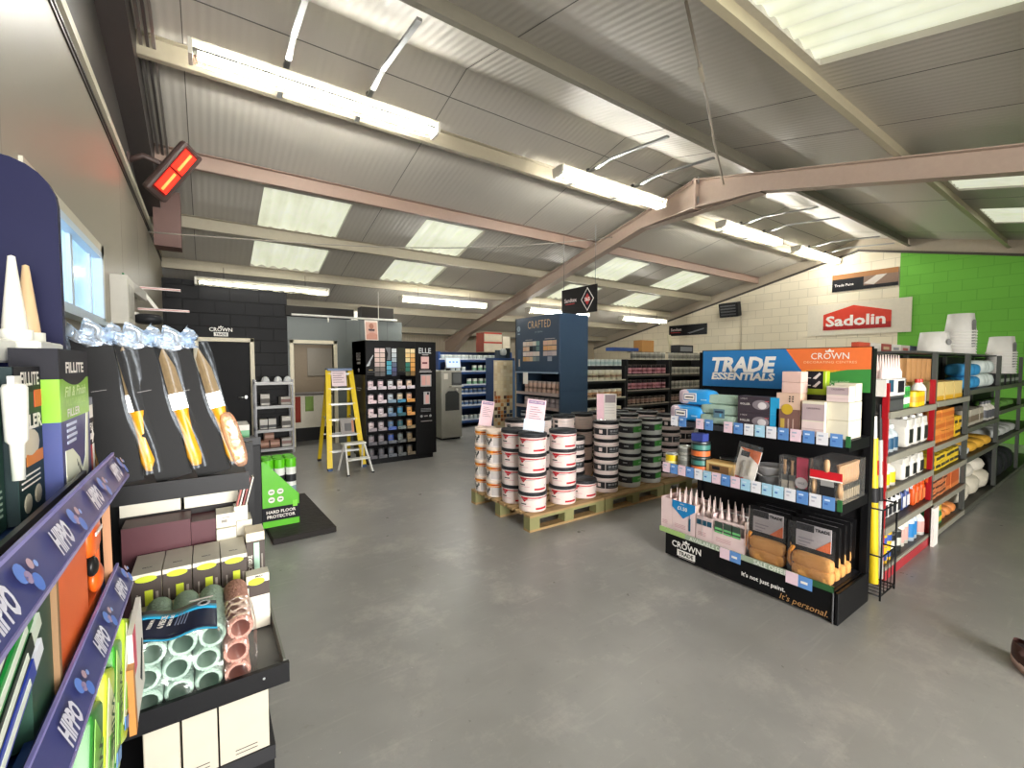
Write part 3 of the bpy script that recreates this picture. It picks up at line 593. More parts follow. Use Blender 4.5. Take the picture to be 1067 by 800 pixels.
# ================================================================ stepladder, stool
t = thing('stepladder', 'yellow stepladder standing open beside the black paint display', 'ladder', (1.735, 7.3, 0))
YL_ = mat('#e3c31a', .4); AL = mat('#c3c4c2', .35, .6)
for s in (-1, 1):
    f = B(); f.bar((s * .25, -.36, .03), (s * .17, .02, 1.50), .03, .075, YL_, up=(1, 0, 0)); f.build('front_rail', t); B().bx(s * .25 - .03, -.41, 0, s * .25 + .03, -.32, .035, mat('#2b4a7a', .5)).build('foot', t)
    f = B(); f.bar((s * .235, .46, .03), (s * .16, .06, 1.50), .025, .055, YL_, up=(1, 0, 0)); f.build('rear_rail', t); B().bx(s * .235 - .025, .43, 0, s * .235 + .025, .5, .035, DARK).build('foot', t)
    f = B(); f.bar((s * .215, -.18, .72), (s * .20, .26, .76), .006, .02, AL); f.build('spreader', t)
for i in range(6):
    z = .25 + i * .235; k = (z - .03) / 1.47; B().bx(-.25 + .08 * k, -.36 + .38 * k - .01, z, .25 - .08 * k, -.36 + .38 * k + .09, z + .028, AL).build('tread', t)
for z in (.45, .95): k = (z - .03) / 1.47; B().bar((-.235 + .08 * k, .46 - .4 * k, z), (.235 - .08 * k, .46 - .4 * k, z), .012, .02, AL).build('rear_brace', t)
b = B(); b.bx(-.19, -.03, 1.49, .19, .14, 1.53, mat('#6d7f9e', .4)); b.build('top_cap', t, bevel=.008)
b = B(); b.M = TR(-.02, -.04, 1.25) @ ROTX(R(-15)); b.bx(-.11, -.004, 0, .11, 0, .26, mat('#e7d3d6', .6))
for i in range(5): b.bx(-.09, -.0055, .20 - i * .035, .07 - .03 * (i % 2), -.004, .208 - i * .035, mat('#7a5b66'))
o = b.build('paper_notice'); tag(o, 'pinkish paper notice taped below the top of the yellow stepladder', 'notice', loc=(1.735, 7.27, 0))
b = B(); b.M = TR(0.02, -.27, .52) @ ROTX(R(-14)); b.bx(-.1, -.03, 0, .1, 0, .23, mat('#8b8683', .3)); b.bx(-.04, -.032, .04, .06, -.03, .16, mat('#5c5a5c', .3)); b.bx(.065, -.033, .02, .095, -.03, .2, mat('#b8734f')); tag(b.build('tool_pack'), 'small clear packed tool set on a middle tread of the ladder', 'packet', loc=(1.75, 7.3, 0))
t = thing('step_stool', 'small white two step stool before the yellow ladder', 'stool', (1.79, 6.69, 0), R(4)); SW = mat('#d9d8d2', .4)
for x in (-.16, .16):
    B().bar((x * 1.12, -.24, .0), (x * .86, .0, .40), .02, .03, SW).build('leg', t); B().bar((x * 1.12, .22, .0), (x * .86, .06, .40), .02, .025, SW).build('leg', t)
    B().bx(x * 1.12 - .016, -.255, 0, x * 1.12 + .016, -.22, .02, DARK).build('foot', t)
B().bx(-.165, -.03, .40, .165, .14, .425, SW).build('step', t, bevel=.006); B().bx(-.16, -.19, .20, .16, -.06, .222, SW).build('step', t, bevel=.006)
# ================================================================ left foreground: blue shelving along the wall
SB = mat('#2a4a92', .35); STRIP = mat('#40467f', .35); STRIPD = mat('#24285c', .4)
t = thing('wall_shelving', 'blue shelving with violet ticket rails along the left wall', 'shelving', (0, 0, 0))
for z, nm in ((1.39, 'shelf'), (1.165, 'shelf'), (.93, 'shelf'), (.25, 'shelf')):
    B().bx(-.56, -.5, z - .03, -.175, 1.18, z - .002, mat('#24406f', .4)).build('shelf', t)
    b = B(); b.bx(-.178, -.5, z - .03, -.160, 1.19, z + .012, SB); b.build('front_edge', t)
def ticket_rail(z, xo=-.137):
    b = B(); b.add([(-.158, -.5, z + .03), (-.158, 1.175, z + .03), (xo, 1.19, z - .018), (xo, -.5, z - .018)], [(0, 1, 2, 3)], STRIP)
    b.add([(-.162, -.5, z + .03), (-.162, 1.175, z + .03), (xo - .006, 1.19, z - .020), (xo - .006, -.5, z - .020)], [(3, 2, 1, 0)], STRIPD)
    b.bx(xo - .003, -.5, z - .021, xo + .001, 1.19, z - .016, mat('#8f88c0', .3)); b.bx(-.160, -.5, z + .028, -.156, 1.175, z + .033, mat('#8f8bd0', .3))
    # printed bubbles and HIPPO tickets; M lays a local xz print (facing -y) on the rail, reading towards +y
    sl = math.atan2(.158 + xo, .048); M0 = TR(-.1465, 0, z + .006) @ ROTY(sl * -1) @ ROTZ(R(90))
    for k in range(10):
        y = 1.10 - k * .19
        b.M = M0
        b.text('HIPPO', .058, (y - .004, -.0045, .001), mat('#d9d9e8', .4), .045, .12, h=.032)
        for dx, dz, r, c in ((.062, .008, .011, '#5f86d8'), (.080, -.010, .010, '#4f79d0'), (.070, .0, .007, '#a58fb4'), (.088, .008, .006, '#b79aa8'), (.098, .004, .004, '#86a6e6')):
            b.lathe([(.0001, 0), (r, 0)], mat(c, .4), (0, 0, 0), 12, TR(y + dx, -.003, dz) @ ROTX(pi / 2), False)
        b.M = None
    return b
for z in (1.39, 1.165): ticket_rail(z).build('ticket_rail', t)
b = B(); q = [(-.562, 0), (-.225, 0), (-.225, 1.86)] + [(-.305 + .08 * cos(a), 1.90 + .08 * sin(a)) for a in [i * pi / 12 for i in range(7)]] + [(-.562, 1.985)]
b.poly(q, 1.195, 1.215, mat('#131537', .6)); b.build('end_panel', t)
B().bx(-.5645, -.5, 0, -.54, 1.195, 1.98, mat('#24305e', .5)).build('back_panel', t)
b = B(); b.bx(-.172, .3, 1.391, -.166, .99, 1.425, mat('#1c1d22', .3)); b.bx(-.176, .3, 1.391, -.172, .99, 1.394, mat('#1c1d22', .3)); tag(b.build('display_tray'), 'low black tray edge in front of the filler boxes', 'tray')
# goods on the upper blue shelf
def box_thing(name, label, cat, loc, rz, d, body, decor=None, group=None, bevel=.0015):
    b = B(); w, dp, h = d; b.bx(-w / 2, 0, 0, w / 2, dp, h, body)
    if decor: decor(b, w, dp, h)
    return tag(b.build(name, bevel=0), label, cat, group, loc, rz)
WP = mat('#e8ebe4', .5); LIME = mat('#7db41f', .45); FB = mat('#2a3876', .45)
def d_fill(b, w, dp, h):
    for M, ww in ((None, w), (TR(-w / 2, dp / 2, 0) @ ROTZ(R(-90)), dp)):
        b.M = M
        b.bx(-ww / 2, -.001, 0, ww / 2, 0, h * .52, FB); b.bx(-ww / 2, -.001, h * .52, ww / 2, 0, h * .80, LIME); b.bx(-ww / 2, -.001, h * .80, ww / 2, 0, h, INK)
        if ww > .1:
            n = 10; b.poly([(-ww / 2, h * .82)] + [(-ww / 2 + ww * i / n, h * (.82 - .07 * sin(pi * i / n))) for i in range(n + 1)] + [(ww / 2, h * .82)], -.0014, -.0012, INK)
            b.text('FILLITE', ww * .62, (0, -.0016, h * .875), PAPER, .03, h=h * .075); b.text('Fill & Finish', ww * .74, (0, -.0016, h * .71), mat('#d9ecb0', .5), .02, .3, h=h * .07); b.text('MULTI-PURPOSE', ww * .66, (0, -.0016, h * .635), mat('#a9d15a', .5), .0, h=h * .05); b.text('FILLER', ww * .42, (-ww * .1, -.0016, h * .565), PAPER, .02, h=h * .055)
            for i in range(4): b.bx(-ww * .34, -.0016, h * (.475 - i * .04), -ww * (.02 + .04 * (i % 2)), 0, h * (.495 - i * .04), mat('#c9d2ea', .5))
            b.poly([(-ww * .42, h * .06), (-ww * .42, h * .32), (-ww * .2, h * .31), (ww * .02, h * .22), (ww * .12, h * .12), (ww * .25, h * .20), (ww * .34, h * .52), (ww * .42, h * .52), (ww * .34, h * .06), (0, 0), (-ww * .3, h * .02)], -.0018, -.0012, mat('#dfe3cf', .5))
            for i in range(4): b.poly([(-ww * .08 + i * ww * .045, h * (.22 - i * .03)), (-ww * .04 + i * ww * .045, h * (.17 - i * .03)), (-ww * .05 + i * ww * .045, h * (.16 - i * .03))], -.0022, -.0016, INK)
        b.M = None
box_thing('filler_box', 'green and blue box of powder filler on the upper blue shelf', 'box', (-.183, 1.03, 1.391), R(90), (.195, .05, .232), mat('#2b3a7c', .5), d_fill)
def d_er(b, w, dp, h):
    b.bx(-w / 2, -.001, 0, w / 2, 0, h, mat('#16302e', .5)); b.bx(-w / 2, -.0014, h * .83, w / 2, 0, h, INK); b.text('FILLITE', w * .7, (w * .05, -.002, h * .92), PAPER, .02)
    b.bx(w * .2, -.0016, h * .72, w / 2, 0, h * .84, mat('#e0582a', .5)); b.text('FILLER', w * .9, (0, -.002, h * .63), PAPER, .04, h=h * .10)
    b.blob((.0, -.001, h * .48), (w * .7, .002, h * .2), mat('#d8cdb4', .5), 6); b.bx(-w * .2, -.0016, h * .34, w * .45, 0, h * .42, mat('#e08326', .5))
    for i in range(3): b.bx(-w * .4, -.0016, h * (.28 - i * .035), w * .3, 0, h * (.29 - i * .035), PAPER)
    b.blob((-w * .2, -.001, h * .1), (w * .3, .002, h * .13), mat('#b9b4a0', .5), 6); b.blob((w * .2, -.001, h * .12), (w * .3, .002, h * .13), mat('#a9a490', .5), 6)
box_thing('filler_pack', 'dark green filler pack with orange band beside the green filler box', 'packet', (-.203, .878, 1.391), R(90), (.11, .05, .205), mat('#15282a', .5), d_er)
def d_gr(b, w, dp, h):
    b.bx(-w / 2, -.001, 0, w / 2, 0, h, mat('#123a30', .5)); b.lathe([(.0001, 0), (.022, 0)], mat('#1f9a4a', .5), (0, 0, 0), 14, TR(w * .1, -.002, h * .36) @ ROTX(pi / 2), False)
    for i in range(5): b.bx(-w * .4, -.0016, h * (.26 - i * .04), w * .4, 0, h * (.275 - i * .04), mat('#9fb9a8', .5))
    b.blob((.0, -.001, h * .5), (w * .6, .002, h * .15), mat('#c9a78a', .5), 6)
box_thing('filler_sachet', 'green and tan filler sachet at the left edge of the upper shelf', 'packet', (-.214, .762, 1.391), R(90), (.11, .04, .19), mat('#123a30', .5), d_gr)
def d_sp(b, w, dp, h):
    b.bx(-w / 2, -.001, h * .9, w / 2, 0, h, mat('#1d2b50', .5)); b.bx(-w / 2, -.001, h * .73, w / 2, 0, h * .9, PAPER); b.bx(-w / 2, -.001, h * .38, w / 2, 0, h * .73, INK); b.bx(-w / 2, -.0012, .0, w * .1, 0, h * .38, mat('#c3202c', .5)); b.bx(w * .1, -.0012, 0, w / 2, 0, h * .38, PAPER)
    b.text('FIX', w * .6, (0, -.002, h * .62), PAPER, .03)
    b.poly([(-w * .4, h * .45), (w * .2, h * .45), (w * .2, h * .40), (w * .5, h * .5), (w * .2, h * .58), (w * .2, h * .53), (-w * .4, h * .53)], -.0016, -.001, PAPER)
box_thing('sealant_pack', 'small black, white and red pack at the end of the upper blue shelf', 'packet', (-.185, 1.148, 1.391), R(90), (.045, .035, .145), mat('#20222c', .5), d_sp)
def cartridge(c, cap, band):
    t = thing('sealant_cartridge', 't', 'cartridge'); b = B(); b.cyl((0, 0, 0), .024, .165, c, 20); b.patch(.0244, -pi, pi, .145, .165, mat('#222a66', .4), 20); b.build('tube', t)
    b = B(); b.bx(-.036, -.036, .165, .036, .036, .20, cap); b.cyl((0, 0, .20), .021, .018, cap, 16); b.build('collar', t, bevel=.003)
    b = B(); b.lathe([(.0155, .2), (.015, .225), (.0045, .335), (.0001, .337)], band, n=14); b.build('nozzle', t); return t
CC = mat('#e4e4d8', .4)
ca = Kind(lambda: cartridge(CC, CC, mat('#dedbcc', .4))); cb_ = Kind(lambda: cartridge(CC, CC, mat('#d9b98e', .4)))
ca.put((-.252, 1.045, 1.437), 0, 'white nozzled sealant cartridge behind the filler packs', 'sealant cartridges'); cb_.put((-.256, 1.13, 1.437), 0, 'tan nozzled sealant cartridge behind the filler box', 'sealant cartridges')
ca.put((-.275, .955, 1.437), 0, 'white sealant cartridge at the left picture edge', 'sealant cartridges')
b = B(); b.bx(-.40, .75, 1.391, -.255, 1.17, 1.436, mat('#27306c', .5)); tag(b.build('cartridge_carton'), 'low navy carton carrying the standing sealant cartridges', 'carton')
t = thing('caulk_tube', 'white hanging caulk tube in front of the filler packs', 'tube', (-.196, .80, 1.455))
B().lathe([(.001, 0), (.006, 0), (.007, .045), (.0105, .05), (.012, .115), (.010, .12), (.0001, .121)], mat('#d9d9d0', .35), n=16).build('tube', t); B().bx(-.003, -.012, .118, .003, .012, .13, WHITE).build('crimp', t)
# goods between the two rails
b = B(); OC = mat('#e2622a', .45); b.bx(-.30, .82, 1.167, -.185, 1.09, 1.36, OC); b.bx(-.185, .82, 1.167, -.170, .985, 1.36, OC); b.bx(-.185, .985, 1.167, -.170, 1.09, 1.195, OC); b.bx(-.185, 1.08, 1.195, -.170, 1.09, 1.36, OC); b.bx(-.185, .985, 1.195, -.1845, 1.08, 1.36, mat('#20201f', .5)); b.bx(-.24, .82, 1.3600, -.2, 1.06, 1.372, OC)
o = b.build('tool_carton', bevel=.006); tag(o, 'orange tool carton standing between the two violet rails', 'carton')
b = B(); b.blob((-.172, 1.033, 1.305), (.022, .085, .075), mat('#e8641e', .3), 8, 2.6); b.blob((-.17, 1.045, 1.225), (.022, .06, .05), mat('#d95a18', .3), 8); b.blob((-.168, 1.01, 1.257), (.018, .03, .035), mat('#1a1a1a', .3), 8)
b.bx(-.161, 1.0, 1.31, -.159, 1.05, 1.316, PAPER); tag(b.build('orange_tool'), 'rounded orange plastic tool in the carton window', 'tool')
b = B(); b.bx(-.34, .70, 1.167, -.17, .785, 1.335, mat('#1f4436', .5)); b.bx(-.172, .782, 1.167, -.164, .792, 1.335, mat('#8a6a48', .6)); tag(b.build('pen_carton'), 'green card carton with brown edge left of the orange carton', 'carton')
for i, (z, c, a, lab) in enumerate(((1.20, '#2a3fa0', 20, 'blue capped pack slanting in the green carton'), (1.225, '#15251c', 22, 'dark green pack slanting above the blue one'), (1.255, '#1f8a3a', 22, 'bright green ended pack slanting near the upper rail'), (1.285, '#10241a', 24, 'topmost dark pack slanting under the upper rail'))):
    b = B(); b.M = ROTX(R(a)); b.bx(-.03, 0, 0, 0, .17, .022, mat(c, .35)); b.bx(0, .03, .006, .0008, .15, .015, mat('#dfe6d8', .5)); b.bx(-.03, .17, .002, 0, .20, .02, mat(('#e0e3ea', '#d5e0d0', '#3cc050', '#d5e0d0')[i], .4)); tag(b.build('sealant_packet'), lab, 'packet', 'slanting sealant packs', (-.163, .53, z))
b = B(); b.bx(-.30, .40, 1.167, -.17, .60, 1.30, mat('#b59a70', .6)); tag(b.build('kraft_box'), 'plain tan box at the left picture edge between the rails', 'box')
b = B(); b.bar((-.165, 1.13, 1.168), (-.168, 1.145, 1.33), .012, .010, mat('#a8764e', .6)); tag(b.build('wooden_stick'), 'thin brown wooden stick leaning beside the orange carton', 'stick')
# goods under the lower rail
for i, (y, z, c, a, lab) in enumerate(((.985, .934, '#a9c92a', -14, 'lime green wipes pack nearest the rail'), (.905, .934, '#3f9a2c', -10, 'dark green wipes pack in the middle of the bay'), (.82, .934, '#c8d838', -12, 'yellow green wipes pack lowest in the bay'), (.735, .934, '#2c7a2a', -10, 'deep green wipes pack by the lower picture edge'))):
    b = B(); b.M = ROTX(R(a * 1.9)); b.blob((0, 0, .1), (.05, .075, .20), mat(c, .35), 8, 14); b.poly([(-.03, .03), (.03, .06), (.03, .15), (-.03, .19)], .0255, .0262, mat(('#dfe6c8', '#a9cf6a', '#e4e9b4', '#7fc24a')[i], .4), 'yz'); b.bx(.0262, -.015, .05, .027, .015, .11, mat(('#5da52a', '#7cc04a', '#5aa02e', '#8ec64f')[i], .4)); b.text('WIPES', .09, (.0285, .0, .12), mat('#1c4a1a', .5), .02, rot=ROTZ(R(90)) @ ROTY(R(80))); b.bx(.0262, -.02, .02, .0272, .02, .04, mat('#3c7fc0', .4))
    tag(b.build('wipes_pack'), lab, 'packet', 'green wipes packs', (-.157, y, z + .012))
b = B(); b.M = TR(-.126, 1.11, .935) @ ROTX(R(6)); b.bx(-.004, -.065, 0, .004, .065, .185, mat('#e3dfd6', .5)); b.bx(.0042, -.065, .10, .0046, -.03, .185, mat('#d5546a', .5)); b.bx(-.005, -.085, 0, .005, -.065, .13, mat('#b5793c', .5)); b.poly([(.02, .03), (.05, .10), (.04, .11), (.0, .05)], .0043, .0048, INK, 'yz'); tag(b.build('price_leaflet'), 'white leaflet with brown side standing below the lower rail', 'leaflet')

# ================================================================ endcap shelf with brushes and roller sleeves
t = thing('endcap_shelf', 'black endcap shelf unit carrying brushes and roller sleeves', 'shelf unit', (0, 0, 0)); SH = mat('#0f0f11', .4)
b = B(); b.bx(-.56, 1.50, 1.235, .095, 1.95, 1.262, SH); b.bx(-.56, 1.49, 1.235, .096, 1.50, 1.285, SH); b.build('upper_shelf', t)
b = B(); b.bx(-.56, 1.26, .778, .150, 1.95, .797, mat('#3a3d3d', .3)); b.build('lower_shelf', t); b = B(); b.bx(-.20, 1.245, .775, .158, 1.258, .826, SH); b.cyl((0, 0, 0), .003, .001, STEEL, 8, M=TR(.10, 1.2445, .806) @ ROTX(pi / 2)); b.build('shelf_lip', t)
b = B(); b.bx(.146, 1.258, .778, .152, 1.95, .83, mat('#6d6f66', .3)); b.build('side_rail', t); B().bx(-.56, 1.95, 0, .13, 1.97, 1.26, SH).build('back_panel', t)
for x in (-.55, .11): B().bx(x, 1.952, 0, x + .03, 1.99, 1.30, BLACK).build('upright', t)
b = B(); b.bx(-.56, 1.36, 0, .13, 1.95, .52, BLACK); b.build('base', t)
# brushes
HND = mat('#e6a416', .3); BRI = mat('#806b49', .8, scale=120, var=.25)
def make_brush():
    t = thing('brush_pack', 't', 'brush pack'); cardm = mat('#0a0a0b', .55)
    b = B(); b.bx(-.058, 0, 0, .022, .03, .365, cardm); b.bx(-.058, .012, .365, .012, .03, .395, cardm); b.bx(-.04, -.0006, .25, -.01, 0, .2506, LG); b.build('card_sleeve', t)
    b = B(); b.lathe([(.001, 0), (.013, .004), (.0185, .03), (.0135, .10), (.016, .15), (.019, .168)], HND, (.040, .010, .015), 14); b.build('brush_handle', t)
    b = B(); b.bx(.022, .002, .183, .058, .024, .228, mat('#c8c6bd', .25, .8)); b.build('ferrule', t)
    b = B(); b.poly([(.023, .228), (.057, .228), (.055, .30), (.040, .36), (.026, .33)], .003, .023, BRI); b.build('bristles', t)
    b = B(); F = film(.02, '#e4edf6', .32, .2)
    def bag(u, v): return (.018 + .047 * u + .004 * sin(9 * v), -.004 - .005 * sin(pi * u) - .0025 * sin(9 * u + 5 * v), .01 + .37 * v)
    b.sheet(bag, 24, 14, F); b.build('clear_bag', t)
    b = B()
    def top(u, v): return (-.062 + .10 * u + .008 * sin(9 * v + 3 * u), .015 + .016 * sin(15 * u + 4 * v) , .375 + .05 * v + .014 * sin(11 * u + 2) * v)
    b.sheet(top, 24, 8, film(1.3, '#d2e6fb', .15)); b.sheet(lambda u, v: tuple(a + c for a, c in zip(top(1 - u, v), (.004, -.012 + .012 * sin(8 * u), -.012))), 24, 8, film(1.0, '#e6f0fb', .15)); b.build('bag_top', t)  # bluish white tint paints the window's reflection into the film
    return t
BR = Kind(make_brush); gbr = 'large brushes in clear bags'
BR.put((-.166, 1.53, 1.287), 0, 'bagged brush leaning nearest to the filler boxes', gbr, (R(-3), R(-8.5), R(4)))
BR.put((-.062, 1.53, 1.287), 0, 'bagged brush leaning in the middle of the three', gbr, (R(-3), R(-12), R(2)))
BR.put((.030, 1.53, 1.287), 0, 'bagged brush leaning at the outer end of the upper shelf', gbr, (R(-3), R(-14), R(-2)))
BR.put((-.27, 1.60, 1.262), 0, 'bagged brush standing farthest back behind the filler box', gbr, (R(-3), R(-6), R(3)))
b = B(); b.blob((0, 0, .09), (.045, .022, .17), film(.9, '#f3c9a8', .2), 8, 3); b.blob((0, 0, .08), (.022, .010, .08), mat('#c8602c', .4), 8); tag(b.build('orange_bag'), 'pale orange plastic bag hanging at the outer brush', 'bag', loc=(.084, 1.53, 1.29), rot=(0, R(-14), 0))
# roller sleeves in clear packs
SG = mat('#b0cabb', .9, bump=.6, scale=160); SP = mat('#dfa695', .95, bump=.9, scale=140, var=.2)
def sleeve(m, c):
    def f():
        b = B(); L = .24; M = ROTX(R(-90)); r = .0285
        b.lathe([(.0205, 0), (r - .002, -.002), (r, .006), (r, L - .006), (r - .002, L), (.0205, L)], m, n=22, M=M); b.lathe([(.0205, L), (.0195, L - .01), (.0195, .01), (.0205, 0)], mat(c, .7), n=22, M=M); o = b.build('roller_sleeve'); o['category'] = 'roller sleeve'; return o
    return f
KSG = Kind(sleeve(SG, '#8fae9c')); KSP = Kind(sleeve(SP, '#c98f80'))
pos = [(-.130, .828), (-.072, .828), (-.014, .828), (-.132, .884), (-.075, .886), (-.017, .884), (-.120, .940), (-.062, .940), (-.004, .938)]
for i, (x, z) in enumerate(pos): KSG.put((x, 1.27 + .004 * (i % 3), z), 0, 'pale green roller sleeve, %s row of the pack, %s' % (('bottom', 'middle', 'top')[i // 3], nth(i % 3, 3)), 'pale green roller sleeves')
for i, (x, z) in enumerate(((.046, .827), (.044, .884), (.054, .941))): KSP.put((x, 1.27, z), 0, 'pink textured roller sleeve, %s of the three' % ('lowest', 'middle', 'uppermost')[i], 'pink roller sleeves')
def wrap(x0, x1, z0, z1, y0, y1, m, name, label):
    b = B(); cx, cz, w, h = (x0 + x1) / 2, (z0 + z1) / 2, (x1 - x0) / 2, (z1 - z0) / 2
    def f(u, v):
        a = u * 2 * pi; s = lambda q: math.copysign(abs(q) ** .4, q); k = 1 + .02 * sin(9 * a + 20 * v) + .015 * sin(17 * a - 13 * v); return (cx + w * s(cos(a)) * k, y0 + (y1 - y0) * v, cz + h * s(sin(a)) * k)
    b.sheet(f, 64, 16, m)
    b.sheet(lambda u, v: (cx + w * (2 * u - 1), y0 - .004 - .008 * sin(11 * u + 7 * v) * sin(9 * v), cz + h * (2 * v - 1)), 20, 14, m); return tag(b.build(name), label, 'packaging')
wrap(-.166, .016, .7985, .974, 1.262, 1.37, film(.05, '#f2fbf6', .12, .22), 'clear_wrap', 'clear plastic wrap around the pale green roller sleeves')
wrap(.018, .088, .7985, .975, 1.262, 1.37, film(.05, '#fff4f0', .12, .22), 'clear_wrap', 'clear plastic wrap around the pink roller sleeves')
b = B(); LBL = mat('#1c2440', .4); CY = mat('#2aa3cf', .4)
def lab(u, v): return (-.146 + .152 * u, 1.25 + .13 * v - .02 * u, .979 + .005 * sin(u * 9 + 1) + .010 * v)
b.sheet(lab, 16, 6, LBL)
for v0, v1 in ((0, .06), (.70, .86)): b.sheet(lambda u, v: tuple(a + c for a, c in zip(lab(u, v0 + (v1 - v0) * v), (0, 0, .0012))), 16, 1, CY)
b.M = TR(-.100, 1.30, .994) @ ROTZ(R(82)) @ UP; b.text('6 PIECE', .055, (0, 0, 0), PAPER, .02); b.text('SLEEVE SET', .05, (0, 0, -.016), PAPER, .0); b.text('MEDIUM', .04, (0, 0, .022), PAPER, .01)
for i in range(4): b.bx(-.03, -.0005, -.03 - i * .006, .025, 0, -.028 - i * .006, mat('#8d97b8', .5))
b.M = TR(-.02, 1.335, .999) @ UP; b.lathe([(.0001, 0), (.014, 0)], mat('#c9d3d8', .4), (0, 0, 0), 16, ROTX(pi / 2), False); b.lathe([(.0001, 0), (.008, 0)], LBL, (0, -.0004, 0), 12, ROTX(pi / 2), False); b.bx(-.03, -.0005, .024, .02, 0, .030, PAPER); b.M = None
tag(b.build('sleeve_label', solid=.0006), 'navy and cyan card label lying on the green roller sleeves', 'label')
# cartons behind the sleeves
WC = mat('#dcd7c6', .55); BRN = mat('#40352f', .55); YO = mat('#c2cf2a', .5)
def make_oval():
    b = B(); w = .066; b.bx(-w / 2, 0, 0, w / 2, .16, .22, WC); b.bx(-w / 2, -.0008, .115, w / 2, 0, .208, BRN); b.lathe([(.0001, 0), (1, 0)], YO, (0, 0, 0), 18, TR(0, -.0016, .205) @ ROTX(pi / 2) @ Matrix.Diagonal((.024, .009, 1, 1)), False)
    b.bx(-.004, -.0016, .122, .014, 0, .172, YO); b.bx(.02, -.0016, .13, .026, 0, .165, mat('#8f857d', .5)); b.bx(-.022, -.0016, .12, -.018, 0, .165, mat('#8f857d', .5))
    b.M = TR(0, .045, .2206) @ UP; b.text('MAX', .022, (0, 0, 0), INK, .02); b.M = None
    o = b.build('roller_carton', bevel=.0012); o['category'] = 'carton'; return o
KO = Kind(make_oval); gO = 'cartons with yellow ovals'
for i in range(4): KO.put((-.152 + i * .069, 1.56, .80), 0, 'white and brown carton with yellow oval, %s of four' % nth(i, 4), gO)
def make_plain():
    b = B(); b.bx(-.033, 0, 0, .033, .05, .13, WC); o = b.build('roller_carton', bevel=.0015); o['category'] = 'carton'; return o
KPn = Kind(make_plain)
for i in range(4): KPn.put((-.152 + i * .069, 1.508, .80), 0, 'low plain white carton before the oval cartons, %s of four' % nth(i, 4), 'low white cartons')
b = B(); b.bx(-.03, 0, 0, .03, .045, .165, WC); b.bx(-.03, -.0008, .10, .03, 0, .14, BRN); b.lathe([(.0001, 0), (1, 0)], YO, (0, 0, 0), 18, TR(-.004, -.0016, .145) @ ROTX(pi / 2) @ Matrix.Diagonal((.022, .011, 1, 1)), False); b.text('MAX', .02, (.004, -.002, .16), INK, .02, h=.006)
tag(b.build('roller_carton', bevel=.0012), 'open white carton with yellow oval beside the pink sleeves', 'carton', gO, (.112, 1.51, .80), R(0))
MR = mat('#4a1420', .5); D_ = lambda lab, loc, d, m, dec=None, g=None: box_thing('carton', lab, 'carton', loc, 0, d, m, dec, g)
def d_qr(b, w, dp, h): b.bx(-w * .25, -.001, h * .35, w * .05, 0, h * .55, mat('#8d887e', .6)); b.bx(-w * .2, -.001, h * .7, w * .2, 0, h * .74, mat('#5f5a52', .6)); b.bx(.1 * w, -.001, h * .36, w * .3, 0, h * .39, mat('#8d887e', .6))
D_('large dark maroon carton behind the oval cartons', (-.138, 1.73, .80), (.168, .1, .305), MR); D_('smaller maroon carton next to the large maroon one', (-.020, 1.74, .80), (.066, .1, .29), MR)
D_('white carton with grey code, left of the pair under the brushes', (.042, 1.725, .80), (.055, .09, .255), WC, d_qr, 'white code cartons'); D_('white carton with grey code, right of the pair under the brushes', (.094, 1.745, .80), (.045, .09, .265), WC, d_qr, 'white code cartons')
D_('top white carton stacked on the left code carton', (.042, 1.74, 1.0555), (.055, .08, .045), WC, d_qr, 'white code cartons'); 
for i in range(2):
    for j in range(2): D_('long white carton under the brush shelf, %s of the %s pair' % (('left', 'right')[i], ('lower', 'upper')[j]), (-.16 + i * .165, 1.842, .80 + .31 * 1 + j * .045 - .0 * i), (.155, .10, .0445), WC, None, 'long white cartons')
D_('long dark box holding up the long white cartons', (-.08, 1.842, .80), (.32, .1, .3085), mat('#2a2626', .5))
def d_mint(b, w, dp, h): b.bx(-w * .1, -.001, h * .35, w * .2, 0, h * .98, mat('#a9cdb9', .5)); b.text('MICROFIBRE', .09, (-w * .3, -.0015, h * .6), PAPER, .01, rot=ROTY(R(-90))); b.bx(w * .3, -.001, h * .4, w * .38, 0, h * .8, mat('#8d857d', .5)); b.bx(-w * .05, -.0016, h * .05, w * .45, 0, h * .2, mat('#a9998c', .5))
D_('dark brown carton with mint stripe at the shelf end', (.118, 1.645, .80), (.052, .07, .22), BRN, d_mint)
D_('cream carton lying on the mint striped carton', (.118, 1.647, 1.021), (.052, .08, .028), mat('#e3d6bb', .5))
b = B()
b.bx(-.02, 0, 0, .02, .045, .05, WC)
tag(b.build('leaflet_box', bevel=.001), 'small white leaflet box standing on the code cartons', 'box', loc=(.085, 1.75, 1.0655))
for i, c in enumerate(('#b2574f', '#d9d2c4', '#8a3a3a', '#cfc8b8')):
    b = B(); b.M = ROTY(R(14)); b.bx(-.002, 0, 0, .002, .035, .10, mat(c, .5)); tag(b.build('leaflet'), 'slim leaflet in the white leaflet box, %s' % nth(i, 4), 'leaflet', 'leaflets in the small box', (.073 + i * .009, 1.755, 1.11))
